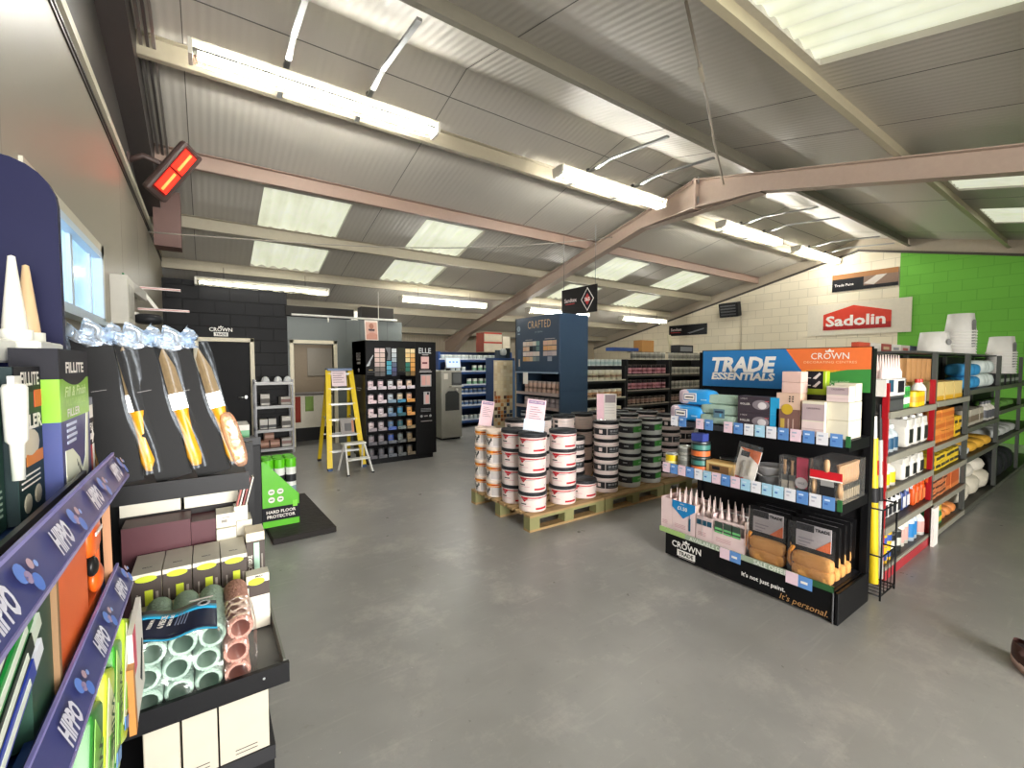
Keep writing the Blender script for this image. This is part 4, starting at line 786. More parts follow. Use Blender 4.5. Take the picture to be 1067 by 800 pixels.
# white cartons below
for i, (x, w) in enumerate(((-.112, .070), (-.036, .072), (.060, .112))):
    b = B(); b.bx(-w / 2, 0, 0, w / 2, .18, .205, mat('#b9b2a1', .5)); 
    if i: b.bx(-w * .2, -.001, .012, w * .25, 0, .014, INK); b.bx(-w * .2, -.001, .022, w * .25, 0, .024, INK)
    tag(b.build('carton', bevel=.002), ('white carton below the sleeve shelf, nearest the wall', 'white carton below the sleeve shelf, in the middle', 'wide white carton below the sleeve shelf, at the outer end')[i], 'carton', 'white cartons below the sleeves', (x, 1.33, .5605), 0)
b = B(); b.bx(-.56, 1.325, .521, .13, 1.90, .56, mat('#2a2a2c', .5)); b.build('bottom_shelf', t)
# small black bin behind the endcap
t = thing('dump_bin', 'black display bin behind the endcap shelf', 'bin', (.10, 2.75, 0)); B().bx(-.15, 0, 0, .135, .4, 1.16, mat('#151517', .5)).build('body', t, bevel=.004); b = B(); b.bx(-.15, 0, 1.16, .135, .02, 1.2, mat('#2a2b2d', .4)); b.build('front_lip', t)
b = B(); b.M = TR(.14, 2.85, 1.161); b.bx(-.05, 0, 0, .05, .2, .10, mat('#bcb9ae', .4)); b.bx(-.05, -.001, .03, .05, 0, .07, mat('#3f8f56', .4)); tag(b.build('sundry_pack'), 'grey and green pack lying in the black display bin', 'packet')
# ================================================================ trade essentials stand (faces the left aisle)
OX, OY = 3.13, 1.65; RZ = R(-90)
def at(lx, ly, z): return (OX + ly, OY - lx, z)
t = thing('trade_stand', 'black promotional stand with blue, orange and green trade essentials header', 'display stand', at(0, 0, 0), RZ)
b = B(); b.bx(-.61, 0, .015, .60, .02, .20, BLACK); b.bx(-.61, .02, .015, -.59, .50, .20, BLACK); b.bx(.58, .02, .015, .60, .50, .20, BLACK); b.bx(.605, -.004, 0, .625, .5, .20, BLACK); b.bx(.59, -.006, .0, .60, 0, .20, mat('#4a4a4c', .3)); b.build('base', t, bevel=.003)
B().bx(-.59, .02, .18, .58, .50, .20, DARK).build('bottom_shelf', t)
b = B(); b.bx(-.66, -.012, .198, .60, 0, .235, mat('#9fae98', .4)); b.bx(-.66, -.0125, .198, -.42, 0, .236, mat('#a5c47a', .4)); b.bx(.40, -.0128, .198, .60, 0, .236, mat('#2c5a34', .4))
b.text('AVAILABLE OFFERS', .36, (-.20, -.0135, .217), mat('#e3e8dc', .5), .02); b.text('SALE OFFERS', .24, (.24, -.0135, .217), mat('#e3e8dc', .5), .02)
b.build('price_rail', t)
for x in (-.125, .33): b = B(); b.bx(x, -.016, .160, x + .075, -.013, .238, TICKP); b.bx(x + .075, -.016, .160, x + .155, -.013, .238, TICKB); b.bx(x + .09, -.0172, .19, x + .13, -.016, .205, PAPER); b.build('price_ticket', t)
b = B(); crown_trade(b, -.415, .128, .26, -.001, WT, BLACK); b.bx(-.48, -.002, .030, -.34, -.001, .033, LG); b.build('crown_lettering', t)
b = B(); b.text("It's not just paint.", .29, (.178, -.002, .092), WT, .02); b.build('slogan_lettering', t)
b = B(); b.text("It's personal.", .28, (.43, -.002, .042), mat('#c9975f', .5), -.004, .25); b.build('script_lettering', t)
for lx in (-.60, .60): B().bx(lx - .02, .46, 0, lx + .02, .52, 1.70, BLACK).build('upright', t)
B().bx(-.58, .48, .2, .58, .50, 1.70, mat('#1d1d1f', .5)).build('back_panel', t)
def tix(b, x, y, z, cols, tl=0):
    for i, c in enumerate(cols):
        if c: b.bx(x + i * .068, y - .003, z - .042, x + i * .068 + .066, y, z + .04, c); b.bx(x + i * .068 + .012, y - .0042, z + .012, x + i * .068 + .04 + .01 * (i % 2), y - .003, z + .022, mat('#a9b3c9' if c in (TICKW, TICKP) else '#cfe0f5', .5)); b.bx(x + i * .068 + .012, y - .0042, z - .012, x + i * .068 + .03, y - .003, z - .002, mat('#c7c3cf' if c in (TICKW, TICKP) else '#3d6cb8', .5))
CYN = mat('#a9d4ea', .45); T1, T2, T3 = TICKP, TICKB, TICKW
for z, y, d, cols in ((.755, 0, .46, [T1, T2, T1, T2, T3, CYN, T1, T2, T1, CYN, T3, CYN, CYN, T3, T2, T3, T2]), (1.135, .10, .38, [T3, T2, None, T1, T2, None, T1, T2, T3, CYN, T3, T2, T1, T2, T3, T2])):
    b = B(); b.bx(-.60, y + .003, z - .03, .60, y + d, z - .01, DARK); b.bx(-.62, y, z - .050, .62, y + .012, z - .011, mat('#33343a', .4)); b.build('shelf', t)
    b = B(); x0 = -.66 + (.04 if y else 0); n = len(cols); k = 1.24 / n / .068
    b2 = B()
    for i, c in enumerate(cols + [None]):
        if c: tix(b2, -.645 + i * 1.24 / n, y, z - .012, [c])
        elif b2.v: b2.build('ticket_strip', t); b2 = B()
    b = B(); b.bx(.60, y + .01, z - .08, .615, y + d, z - .012, BLACK); b.bx(.60, y - .002, z - .05, .625, y + .004, z + .02, mat('#2c6a3a', .5)); b.build('shelf_bracket', t)
b = B(); BLH = mat('#2a78b8', .4); b.bx(-.59, .452, 1.405, .62, .46, 1.715, BLACK)
b.poly([(-.58, 1.41), (.20, 1.41), (.20, 1.56), (.09, 1.71), (-.58, 1.71)], .449, .4525, BLH)
b.poly([(.09, 1.71), (.61, 1.71), (.61, 1.565), (.40, 1.55), (.22, 1.50), (.20, 1.55)], .4485, .4525, mat('#e8743a', .45)); b.poly([(.20, 1.41), (.61, 1.41), (.61, 1.565), (.48, 1.56), (.34, 1.53), (.20, 1.49)], .448, .4525, mat('#3c8a40', .45)); b.poly([(.20, 1.49), (.34, 1.53), (.45, 1.555), (.30, 1.56), (.20, 1.55)], .4475, .4525, mat('#e3a02f', .45)); b.build('header_board', t)
b = B(); b.text('TRADE', .52, (-.235, .447, 1.595), PAPER, .045, .18, h=.125); b.build('trade_lettering', t); b = B(); b.text('ESSENTIALS', .515, (-.24, .447, 1.498), PAPER, .045, .15, h=.062); b.build('essentials_lettering', t)
b = B(); b.text('CROWN', .23, (.375, .446, 1.655), PAPER, .005, h=.045); crown(b, .375, 1.683, .05, .446, PAPER); b.text('DECORATING CENTRES', .32, (.375, .446, 1.612), mat('#f3c39a', .5), .0, h=.016); b.build('crown_header', t); b = B(); b.text("It's not just paint.", .2, (.40, .446, 1.475), mat('#a9d3a0', .5), .01); b.text("It's personal.", .2, (.46, .446, 1.448), PAPER, .02); b.build('slogan_header', t)
# bottom shelf: cartons of cartridges with nozzles
PB = mat('#ecd3d3', .5)
def noz(x, y, z, r, h, h0=.2): 
    b = B(); b.cyl((0, 0, 0), r, h0, mat('#e2cfcb', .45), 12); b.lathe([(r, h0), (r * .6, h0 + .02), (r * .45, h0 + .03), (r * .12, h0 + h), (.0005, h0 + h)], mat('#efd8d2', .45), n=10); o = b.build('sealant_cartridge'); o['category'] = 'cartridge'; return o
KN = Kind(lambda: noz(0, 0, 0, .021, .115))
cart = [('narrow pink white cartridge carton at the left end', -.635, .105, .27, 1, None), ('pink white cartridge carton with the blue price point', -.475, .21, .27, 4, 'pt'), ('pink white cartridge carton with teal tube print', -.29, .14, .21, 3, 'teal'), ('largest pink white cartridge carton with green tube print', -.10, .245, .25, 4, 'green')]
for i, (lab, lx, w, h, nn, dec) in enumerate(cart):
    b = B(); hb = h if dec != 'teal' and dec != 'green' else .13
    b.bx(-w / 2, 0, 0, w / 2, .004, h if dec == 'pt' else hb, PB); b.bx(-w / 2, .004, 0, -w / 2 + .004, .22, h, PB); b.bx(w / 2 - .004, .004, 0, w / 2, .22, h, mat('#c9b1a5', .6)); b.bx(-w / 2, .216, 0, w / 2, .22, h, PB); b.bx(-w / 2, 0, 0, w / 2, .22, .004, PB)
    for q in range(3): b.bx(-w * .38, -.0012, .05 + q * .012, w * .1, 0, .054 + q * .012, mat('#c99aa0', .5))
    if dec == 'pt':
        b.poly([(-w / 2, h), (w / 2, h), (w / 2, h * .80), (.0, h * .50), (-w / 2, h * .80)], -.003, -.001, mat('#1f86c8', .4)); b.text('£1.50', .09, (-.01, -.004, h * .80), PAPER, .03); b.text('ONLY', .04, (-.01, -.004, h * .93), PAPER, .01); b.bx(.05, -.003, .05, .066, -.001, .15, mat('#1f5f78', .5)); b.bx(.056, -.003, .15, .060, -.001, .18, mat('#1f5f78', .5))
    if dec == 'teal':
        for q in range(3): b.bx(-w * .45 + q * w * .31, -.003, .135, -w * .45 + q * w * .31 + .037, -.001, .175, mat('#1c4f66', .5))
        b.bx(-w / 2, -.001, .13, w / 2, .003, .205, mat('#d9c3c0', .5))
    if dec == 'green':
        for q in range(3): b.bx(-w * .42 + q * w * .28, -.003, .12, -w * .42 + q * w * .28 + .06, -.001, .20, mat('#3a4a40', .5)); b.bx(-w * .42 + q * w * .28, -.004, .14, -w * .42 + q * w * .28 + .06, -.001, .155, mat('#74c07a', .5)); b.bx(-w * .42 + q * w * .28, -.004, .115, -w * .42 + q * w * .28 + .06, -.001, .128, mat('#74c07a', .5))
        b.bx(-w / 2, -.001, .205, w / 2, .003, .225, mat('#d9c3c0', .5))
    tag(b.build('cartridge_carton'), lab + ' of the trade stand', 'carton', None, at(lx, .045, .2005), RZ)
    for q in range(nn):
        for r in range(2): KN.put(at(lx + (q - (nn - 1) / 2) * min(.055, w / (nn + .3)), .045 + .055 + r * .09, .205 + (.04 if dec == 'pt' else 0.02)), RZ, 'white cartridge in the %s row of the %s, %s' % (('front', 'rear')[r], ('narrow end carton', 'blue price carton', 'teal print carton', 'green print carton')[i], nth(q, nn)), 'nozzled cartridges in the stand')
b = B(); b.tube([(-.30, .035, .255), (-.30, .035, .50), (.05, .035, .50), (.05, .035, .26)], .0025, mat('#c9c9c6', .3, .6), 6); tag(b.build('wire_guard'), 'thin white wire guard around the nozzled cartons', 'rack', None, at(0, 0, 0), RZ)
# roller packs: two orange sleeves in a clear bag under a grey and orange card
SLO = mat('#e2a45a', .9, bump=.5, scale=120)
def rpack():
    t = thing('roller_pack', 't', 'roller pack')
    for i in range(2):
        b = B(); b.blob((0, .035, .045 + i * .078), (.235, .075, .085), SLO, 10, 5); b.build('roller_sleeve', t)
    b = B(); b.tube([(-.125, .04, .05), (-.14, .03, .09), (-.13, .02, .15), (-.11, .02, .19)], .013, mat('#e8920f', .35), 8); b.build('roller_handle', t)
    b = B(); b.bx(-.105, .04, .20, .095, .05, .35, mat('#b3adb1', .45)); b.bx(-.105, .039, .305, .0, .04, .35, INK); b.text('TRADE', .085, (.048, .038, .328), INK, .04); b.poly([(.095, .20), (.01, .20), (.095, .28)], .0385, .04, mat('#dc6a35', .5)); b.bx(-.135, .05, .12, .135, .055, .375, mat('#131315', .5))
    for q in range(3): b.bx(-.09, .0385, .25 - q * .022, .0 - .02 * q, .04, .258 - q * .022, mat('#8e8890', .5))
    b.build('header_card', t)
    b = B(); b.sheet(lambda u, v: (-.135 + .27 * u, .0 - .012 * sin(pi * v) - .004 * sin(12 * u + 9 * v), .002 + .36 * v), 16, 16, film(.10, '#ffffff', .15)); b.build('clear_bag', t); return t
KRP = Kind(rpack); g = 'orange roller sleeve packs'
KRP.put(at(.165, .05, .203), RZ, 'orange twin roller pack next to the nozzled cartons', g, (0, 0, RZ)); KRP.put(at(.455, .03, .203), RZ, 'orange twin roller pack nearest the right end of the stand', g)
for i in range(3): KRP.put(at(.455, .12 + i * .09, .203), RZ, 'orange twin roller pack %s behind the end pack' % ('first', 'second', 'third')[i], g)
for i in range(2): KRP.put(at(.165, .14 + i * .09, .203), RZ, 'orange twin roller pack %s behind the inner pack' % ('first', 'second')[i], g)
# middle shelf
Z2 = .746
def tinmake(r, h, c, bands, name='tin'):
    def f():
        t = thing(name, 't', 'tin'); b = B(); b.cyl((0, 0, 0), r, h, mat(c, .35), 20, top=STEEL)
        for z0, z1, cc in bands: b.patch(r + .0012, -pi, pi, z0 * h, z1 * h, mat(cc, .4), 20)
        b.build('can', t); b = B(); b.lathe([(r, h), (r + .002, h + .003), (r - .004, h + .005), (r - .008, h + .001), (.001, h + .001)], STEEL, n=20); b.build('lid', t); return t
    return f
Kind(tinmake(.058, .10, '#e2c21a', [(.35, .5, '#f0e6a0')])).put(at(-.60, .07, Z2), RZ, 'yellow tin at the left end of the middle shelf')
KW1 = Kind(tinmake(.052, .088, '#9b9d94', [(.15, .85, '#6e6f69'), (.3, .5, '#c9c7b8')])); KW2 = Kind(tinmake(.07, .115, '#23312e', [(.1, .45, '#cf6a35'), (.55, .85, '#3f7a72')]))
for i in range(2): KW1.put(at(-.49, .07, Z2 + i * .094), RZ, 'small grey tin beside the yellow tin, %s of two' % ('lower', 'upper')[i], 'small grey tins')
for i in range(2): KW2.put(at(-.355, .08, Z2 + i * .121), RZ, 'teal and orange filler tin, %s of the pair' % ('lower', 'upper')[i], 'teal filler tins')
KW2.put(at(-.20, .225, Z2), RZ, 'teal and orange filler tin behind the sanding block box', 'teal filler tins')
b = B(); b.bx(-.05, 0, 0, .05, .08, .06, mat('#3d4a94', .4)); tag(b.build('small_box'), 'small blue box on top of the teal filler tins', 'box', None, at(-.37, .05, Z2 + .243), RZ)
b = B(); b.bx(-.11, 0, 0, .11, .1, .11, mat('#cda667', .6)); b.bx(-.085, -.001, .03, .07, 0, .085, mat('#7c5a38', .5)); b.bx(-.06, -.002, .05, .0, 0, .075, INK); b.bx(-.10, -.0012, .092, .1, 0, .104, mat('#e0c98f', .5)); tag(b.build('sanding_box', bevel=.003), 'tan printed carton on the middle shelf beside the teal tins', 'box', None, at(-.172, .04, Z2), RZ)
def bpack(b):
    b.bx(-.075, 0, 0, .075, .012, .23, PAPER); b.poly([(-.075, .23), (.075, .23), (.075, .14)], -.001, 0, mat('#dd6e35', .5)); b.blob((-.02, -.006, .08), (.03, .012, .13), mat('#b9b3a8', .5), 8, 3); b.blob((.03, -.006, .10), (.025, .012, .12), mat('#d7d2c6', .5), 8, 3); b.bx(-.06, -.002, .005, .0, 0, .02, mat('#c23a2c', .5)); b.bx(-.06, -.002, .17, -.0, 0, .21, INK)
b = B(); bpack(b); b.sheet(lambda u, v: (-.085 + .17 * u, -.016 - .004 * sin(11 * u + 8 * v), -.003 + .27 * v), 12, 12, film(.15)); tag(b.build('brush_set'), 'white and orange brush set leaning beside the grey kettle', 'packet', None, at(.0, .045, Z2 + .013), None, (R(-12), R(8), RZ))
t = thing('paint_kettle', 'grey paint kettle with wire handle on the middle shelf', 'kettle', at(.15, .16, Z2), RZ); b = B(); b.lathe([(.001, 0), (.085, 0), (.098, .125), (.102, .128), (.102, .136), (.095, .136), (.082, .006), (.001, .006)], mat('#a8a6a8', .35), n=24); b.build('body', t); b = B(); b.tube([(-.1, 0, .125), (-.085, -.075, .085), (0, -.115, .068), (.085, -.075, .085), (.1, 0, .125)], .004, STEEL, 6); b.build('handle', t)
def bset(b, hx):
    for i, x in enumerate(hx): b.lathe([(.001, 0), (.007, .0), (.011, .05), (.008, .085), (.012, .10)], mat('#c9a077', .5), (x, .02, .11), 8); b.bx(x - .017, .01, .075, x + .017, .03, .112, STEEL); b.bx(x - .016, .012, .02, x + .016, .028, .076, mat('#d8cfc0', .7))
CLR = film(.12)
t = thing('brush_case', 'clear case of two brushes beside a pink topped pack', 'case', at(.338, .045, Z2), RZ)
b = B(); b.bx(-.09, -.01, 0, .09, .06, .24, CLR); b.build('clear_case', t); b = B(); bset(b, (-.065, -.02)); b.M = None; b.build('brush', t); b = B(); b.bx(.012, .005, .04, .075, .02, .24, mat('#d9486a', .4)); b.lathe([(.0001, 0), (.038, 0)], mat('#e6dfe2', .4), (0, 0, 0), 18, TR(.043, .003, .075) @ ROTX(pi / 2), False); b.text('SALE', .04, (.043, .001, .075), mat('#8f8a94'), .02); b.build('pink_card', t)
t = thing('brush_case', 'long clear case of wooden brushes with a red label', 'case', at(.528, .03, Z2), RZ)
b = B(); b.bx(-.095, 0, 0, .095, .34, .25, CLR); b.build('clear_case', t)
for i in range(9):
    b = B(); b.lathe([(.001, 0), (.008, 0), (.014, .05), (.010, .10), (.016, .13)], mat('#c39a72', .55), (.06, .02 + i * .036, .10), 8); b.bx(.044, .012 + i * .036, .07, .076, .028 + i * .036, .102, STEEL); b.bx(.045, .014 + i * .036, .01, .075, .026 + i * .036, .07, mat('#bfae90', .8)); b.build('brush', t)
b = B(); b.bx(-.09, -.006, .135, .085, -.001, .185, mat('#cf1f2b', .4)); b.bx(-.09, -.0065, .128, .085, -.001, .137, PAPER); b.bx(-.03, -.004, .09, .04, -.001, .135, mat('#9c9a98', .4)); b.bx(-.035, -.005, .01, .045, -.001, .092, mat('#28282a', .6)); b.lathe([(.001, 0), (.014, 0), (.018, .05), (.012, .075), (.001, .08)], mat('#c9a077', .5), (.0, .004, .18), 10); b.build('red_label', t)
for i, x in enumerate((-.07, .07)):
    b = B(); b.lathe([(.001, 0), (.012, 0), (.016, .05), (.010, .1), (.001, .105)], mat('#cda67d', .5), (x, .012, .03), 10); b.build('brush', t)
# upper shelf
Z3 = 1.126
def bluepk():
    t = thing('cloth_pack', 't', 'packet'); b = B(); b.blob((0, .06, .065), (.30, .14, .13), mat('#2b92d6', .3), 10, 4, jit=.01); b.build('bag', t)
    b = B(); b.blob((-.09, .058, .065), (.13, .14, .124), mat('#c9b6c4', .35), 10, 4); b.build('printed_end', t); b = B(); b.bx(-.10, -.013, .03, .02, -.01, .10, PAPER); b.bx(-.092, -.0145, .037, .012, -.012, .093, mat('#3a5a9a', .4)); b.bx(-.085, -.0155, .045, .005, -.013, .086, PAPER); b.bx(-.075, -.0165, .06, -.005, -.013, .07, INK); b.bx(.06, -.014, .045, .11, -.011, .055, mat('#9fd0f0', .4)); b.build('print', t); return t
KBP = Kind(bluepk); KBP.put(at(-.53, .135, Z3), RZ, 'blue and white cloth pack, lower one at the left end', 'blue cloth packs'); KBP.put(at(-.46, .15, Z3 + .135), RZ, 'blue and white cloth pack, upper one at the left end', 'blue cloth packs')
def longs():
    b = B(); b.blob((0, .04, .04), (.33, .075, .075), SG, 10, 6); o = b.build('roller_sleeve'); o['category'] = 'roller sleeve'; return o
KL = Kind(longs)
for i, (dy, dz) in enumerate(((.0, 0), (.01, .078), (.02, .156))): KL.put(at(-.245, .13 + dy, Z3 + dz), RZ, 'long pale green roller sleeve on the stand, %s of three' % ('bottom', 'middle', 'top')[i], 'long roller sleeves on the stand')
b = B(); b.bx(-.05, 0, 0, .04, .002, .07, mat('#5f7f8c', .4)); b.bx(-.04, -.001, .04, .03, 0, .055, mat('#243048')); b.bx(.0, -.001, .01, .015, 0, .035, mat('#5fb0d8')); tag(b.build('sleeve_label'), 'small blue grey label on the long roller sleeves', 'label', None, at(-.23, .122, Z3 + .055), RZ)
def dbox():
    b = B(); b.bx(-.145, 0, 0, .145, .1, .118, mat('#40363f', .45)); b.bx(.085, -.001, 0, .1452, .1005, .1182, mat('#2a9cd0', .4)); b.blob((.02, -.001, .06), (.12, .002, .07), mat('#8a8087', .5), 8); b.blob((.03, -.002, .055), (.06, .002, .05), mat('#d9d2d4', .5), 8)
    b.text('ROLLER', .07, (-.09, -.002, .062), PAPER, .01); b.text('5 PIECE', .05, (-.10, -.002, .10), LG, 0); b.bx(.05, -.002, .085, .075, 0, .09, mat('#c8505a')); o = b.build('roller_kit_box', bevel=.0015); o['category'] = 'box'; return o
KD = Kind(dbox)
for i in range(2): KD.put(at(.055, .125, Z3 + i * .1195), RZ, 'dark roller kit box with blue end, %s of the pair' % ('lower', 'upper')[i], 'dark roller kit boxes')
b = B(); b.bx(-.075, 0, 0, .075, .1, .275, mat('#d9b8a3', .5)); b.bx(-.075, -.001, 0, .075, 0, .165, mat('#7c5a52', .5)); b.lathe([(.0001, 0), (.036, 0)], mat('#c9a832', .45), (0, 0, 0), 20, TR(-.005, -.002, .165) @ ROTX(pi / 2), False); b.bx(-.045, -.002, .02, -.02, 0, .10, mat('#c2a44a', .5)); b.bx(0, -.002, .02, .008, 0, .1, mat('#b89a90')); b.bx(.03, -.002, .02, .036, 0, .1, mat('#b89a90'))
for q in range(6): b.bx(.005 + .02 * (q % 2), -.002, .215 + .016 * (q // 2), .014 + .02 * (q % 2), 0, .224 + .016 * (q // 2), INK)
tag(b.build('floor_roll_box', bevel=.002), 'pink and brown box with a round yellow spot', 'box', None, at(.255, .125, Z3), RZ)
for i in range(2):
    b = B(); b.bx(-.06, 0, 0, .06, .1, .072, mat('#ddbab0', .5)); tag(b.build('pink_box', bevel=.002), 'plain pink box above the yellow spot box, %s of two' % ('lower', 'upper')[i], 'box', 'plain pink boxes', at(.27, .13, Z3 + .2765 + i * .0735), RZ)
t = thing('blade_box', 'lime green box with black knife print before the header', 'box', at(.365, .265, Z3 + .265), RZ); b = B(); b.bx(-.06, 0, 0, .06, .06, .16, mat('#a6c823', .4)); b.build('box_body', t, bevel=.003); b = B(); b.bx(-.06, -.001, .04, .042, 0, .16, INK)
for q in range(2): b.poly([(-.02, .055 + q * .055), (.0, .05 + q * .055), (.03, .085 + q * .055), (.02, .095 + q * .055)], -.002, -.001, LG); b.bx(-.05, -.002, .06 + q * .05, -.03, -.001, .066 + q * .05, LG)
b.build('knife_print', t)
b = B(); b.bx(-.05, 0, 0, .05, .12, .264, mat('#202022', .4)); 
for q in range(3): b.bx(-.035 + q * .03, -.001, .06, -.03 + q * .03, 0, .18, mat('#8b8d8e', .4))
tag(b.build('tool_box'), 'black packed tools carrying the lime green box', 'packet', None, at(.365, .255, Z3), RZ)
def wbox(w, d, h, pr):
    def f():
        b = B(); b.bx(-w / 2, 0, 0, w / 2, d, h, mat('#ddd6c2', .5))
        if pr: b.bx(-w / 2, -.001, h * .45, w / 2, 0, h * .92, mat('#b7a3a6', .5)); b.text('CAULKING', w * .6, (0, -.002, h * .8), mat('#6b5b64'), .01); b.bx(-w / 2, -.001, 0, w / 2, 0, h * .42, mat('#e2cdc9', .5)); b.bx(-w / 2, -.002, h * .2, w / 2, 0, h * .22, mat('#c9a9a9'))
        o = b.build('white_carton', bevel=.002); o['category'] = 'carton'; return o
    return f
K1 = Kind(wbox(.13, .12, .23, 1)); K2 = Kind(wbox(.12, .10, .115, 0)); K3 = Kind(wbox(.12, .10, .10, 1)); gw = 'white cartons on the upper shelf'
K1.put(at(.41, .118, Z3), RZ, 'tall white and pink carton at the front of the carton pile', gw)
for i in range(2):
    for j in range(2): K2.put(at(.537, .13 + .105 * i + .02, Z3 + j * .1165), RZ, 'plain white carton at the stand end, %s in the %s stack' % (('lower', 'upper')[j], ('front', 'rear')[i]), gw)
K3.put(at(.535, .14, Z3 + .2335), RZ, 'white carton with pink print on top of the carton pile', gw); K2.put(at(.537, .25, Z3 + .2345), RZ, 'plain white carton highest at the back of the pile', gw)

# ================================================================ aisle of racking behind the stand (faces the camera side)
AY = 1.07
def rack(name, label, x0, x1, zs, post, shelfm, edge, d=.5, top=1.42, group=None, base=None, backp=None):
    t = thing(name, label, 'rack', ((x0 + x1) / 2, AY, 0), 0, group); w = (x1 - x0) / 2
    for s in (-1, 1):
        for y in (0, d): B().bx(s * (w - .015) - .015, y, 0, s * (w - .015) + .015, y + .035, top, post).build('post', t)
    for z in zs:
        b = B(); b.bx(-w + .01, .0, z - .02, w - .01, d + .04, z, shelfm); b.bx(-w + .01, -.012, z - .045, w - .01, .0, z + .004, edge); b.build('shelf', t)
    b = B(); b.bx(-w, d + .04, .02, w, d + .05, top, backp or mat('#1f2021', .6)); b.build('back_panel', t)
    if base: B().bx(-w, -.015, 0, w, .02, .07, base).build('plinth', t)
    return t
REDP = mat('#a8151f', .4); EDG = mat('#8d8a7c', .5); GP_ = mat('#4f514d', .45)
rack('red_rack', 'red framed rack of bottles and jugs behind the stand', 4.06, 5.30, (.09, .385, .66, .92, 1.245), REDP, mat('#4a4540', .5), EDG, top=1.46, base=mat('#a83038', .4), backp=mat('#5e1a1e', .5))
rack('grey_rack', 'grey rack of orange sandpaper and yellow boxes after the red one', 5.31, 6.56, (.06, .34, .60, .86, 1.26), GP_, mat('#4b4a45', .5), EDG, top=1.70)
rack('grey_rack', 'grey rack with blue cloths and folded dust sheets', 6.57, 8.24, (.05, .60, .92, 1.32), GP_, mat('#35352f', .5), mat('#55554d', .5), top=1.70)
rack('grey_rack', 'far grey rack with dark sacks near the picture edge', 8.25, 9.90, (.05, .62, 1.0, 1.32), GP_, mat('#35352f', .5), mat('#55554d', .5), top=1.70)
rack('grey_rack', 'farthest grey rack cut by the right picture edge', 9.91, 11.6, (.05, .62, 1.0, 1.32), GP_, mat('#35352f', .5), mat('#55554d', .5), top=1.70)
# goods kinds
def bottle(c, cap, lab, r=.042, h=.22, sq=False):
    def f():
        t = thing('bottle', 't', 'bottle'); b = B()
        b.lathe([(.001, 0), (r, 0), (r, h * .62), (r * .8, h * .72), (r * .38, h * .82), (r * .36, h * .88)], mat(c, .35), n=14)
        if lab: b.patch(r + .001, -pi, 0, h * .12, h * .55, mat(lab, .45), 10)
        b.build('body', t); b = B(); b.cyl((0, 0, h * .86), r * .45, h * .14, mat(cap, .4), 10); b.build('cap', t); return t
    return f
def spray(c, cap, lab):
    def f():
        t = thing('spray_bottle', 't', 'bottle'); b = B(); b.blob((0, 0, .085), (.085, .055, .17), mat(c, .35), 8, 3.5); b.lathe([(.02, 0), (.013, .04)], mat(c, .35), (0, 0, .165), 10); b.bx(-.035, -.0285, .03, .035, -.027, .12, mat(lab, .45)); b.build('body', t)
        b = B(); b.bx(-.016, -.05, .20, .016, .03, .235, mat(cap, .4)); b.bx(-.006, -.05, .17, .006, -.035, .205, mat(cap, .4)); b.build('trigger', t); return t
    return f
def jug(c='#dcd9cf', k=1.0):
    t = thing('jug', 't', 'jug'); b = B(); b.blob((0, 0, .09 * k), (.15, .20, .18 * k), mat(c, .4), 10, 6); b.poly([(-.074, .15 * k), (.074, .15 * k), (.055, .205 * k), (-.055, .205 * k)], -.09, .09, mat(c, .4)); b.build('body', t, bevel=.004); b = B(); b.cyl((0, -.05, .203 * k), .022, .022, mat('#efeee8', .4), 12); b.build('cap', t); b = B(); b.bx(-.045, -.1025, .035 * k, .045, -.100, .135 * k, mat('#2b2c2b', .4)); b.build('label_panel', t); return t
def cbox(w, d, h, c, band=None, name='box', cat='box', txt=None):
    def f():
        b = B(); b.bx(-w / 2, 0, 0, w / 2, d, h, mat(c, .5))
        if band: b.bx(-w / 2 - .0004, -.001, h * band[0], w / 2 + .0004, 0, h * band[1], mat(band[2], .5))
        if txt: b.text(txt[0], w * .7, (0, -.002, h * .5), mat(txt[1], .5), .02)
        o = b.build(name, bevel=.002); o['category'] = cat; return o
    return f
def can(r, h, c, bands=(), name='tin', lid='#a9abab'):
    def f():
        b = B(); b.cyl((0, 0, 0), r, h, mat(c, .4), 14, top=mat(lid, .35, .4))
        for z0, z1, cc in bands: b.patch(r + .001, -pi, pi, z0 * h, z1 * h, mat(cc, .45), 14)
        b.lathe([(r, h), (r + .002, h + .003), (r - .004, h + .004), (r - .006, h)], mat(lid, .35, .4), n=14)
        o = b.build(name); o['category'] = 'tin'; return o
    return f
def rowof(K, n, x0, x1, y, z, what, where, group=None, dz=0, layers=1, jy=.01, rz=0, rows=1, dy=.1):
    for j in range(layers):
        for r in range(rows):
            for i in range(n):
                x = x0 + (x1 - x0) * (i + .5) / n
                lay = '' if layers == 1 else (' in the %s layer' % vert(j, layers))
                if rows > 1: lay += (' front row', ' back row', ' rear row')[r]
                K.put((x, y + r * dy + random.uniform(0, jy), z + j * dz + .0005), rz + R(random.uniform(-1, 1)) if jy else rz, ('%s %s%s, %s' % (what, where, lay, nth(i, n))).replace(' rack, ', ', ', 0), group)
KNW = Kind(lambda: noz(0, 0, 0, .024, .13, .05))
b = B(); b.bx(-.22, 0, 0, .22, .16, .13, WHITE); b.bx(-.22, .0, .125, .22, .16, .128, mat('#22262a')); b.bx(-.16, -.001, .03, -.05, 0, .12, mat('#24506a', .5)); b.bx(.05, -.001, .02, .20, 0, .11, INK); tag(b.build('cartridge_tray'), 'white tray of nozzled cartridges above the red post', 'tray', None, (4.27, 1.085, 1.3605), 0)
b = B(); b.bx(-.18, 0, 0, .2, .2, .1145, mat('#4a4b4c', .5)); b.bx(-.18, -.001, .08, .2, 0, .1, mat('#2d2e30', .5)); tag(b.build('carton'), 'dark grey carton carrying the white cartridge tray', 'carton', None, (4.27, 1.085, 1.2455), 0)
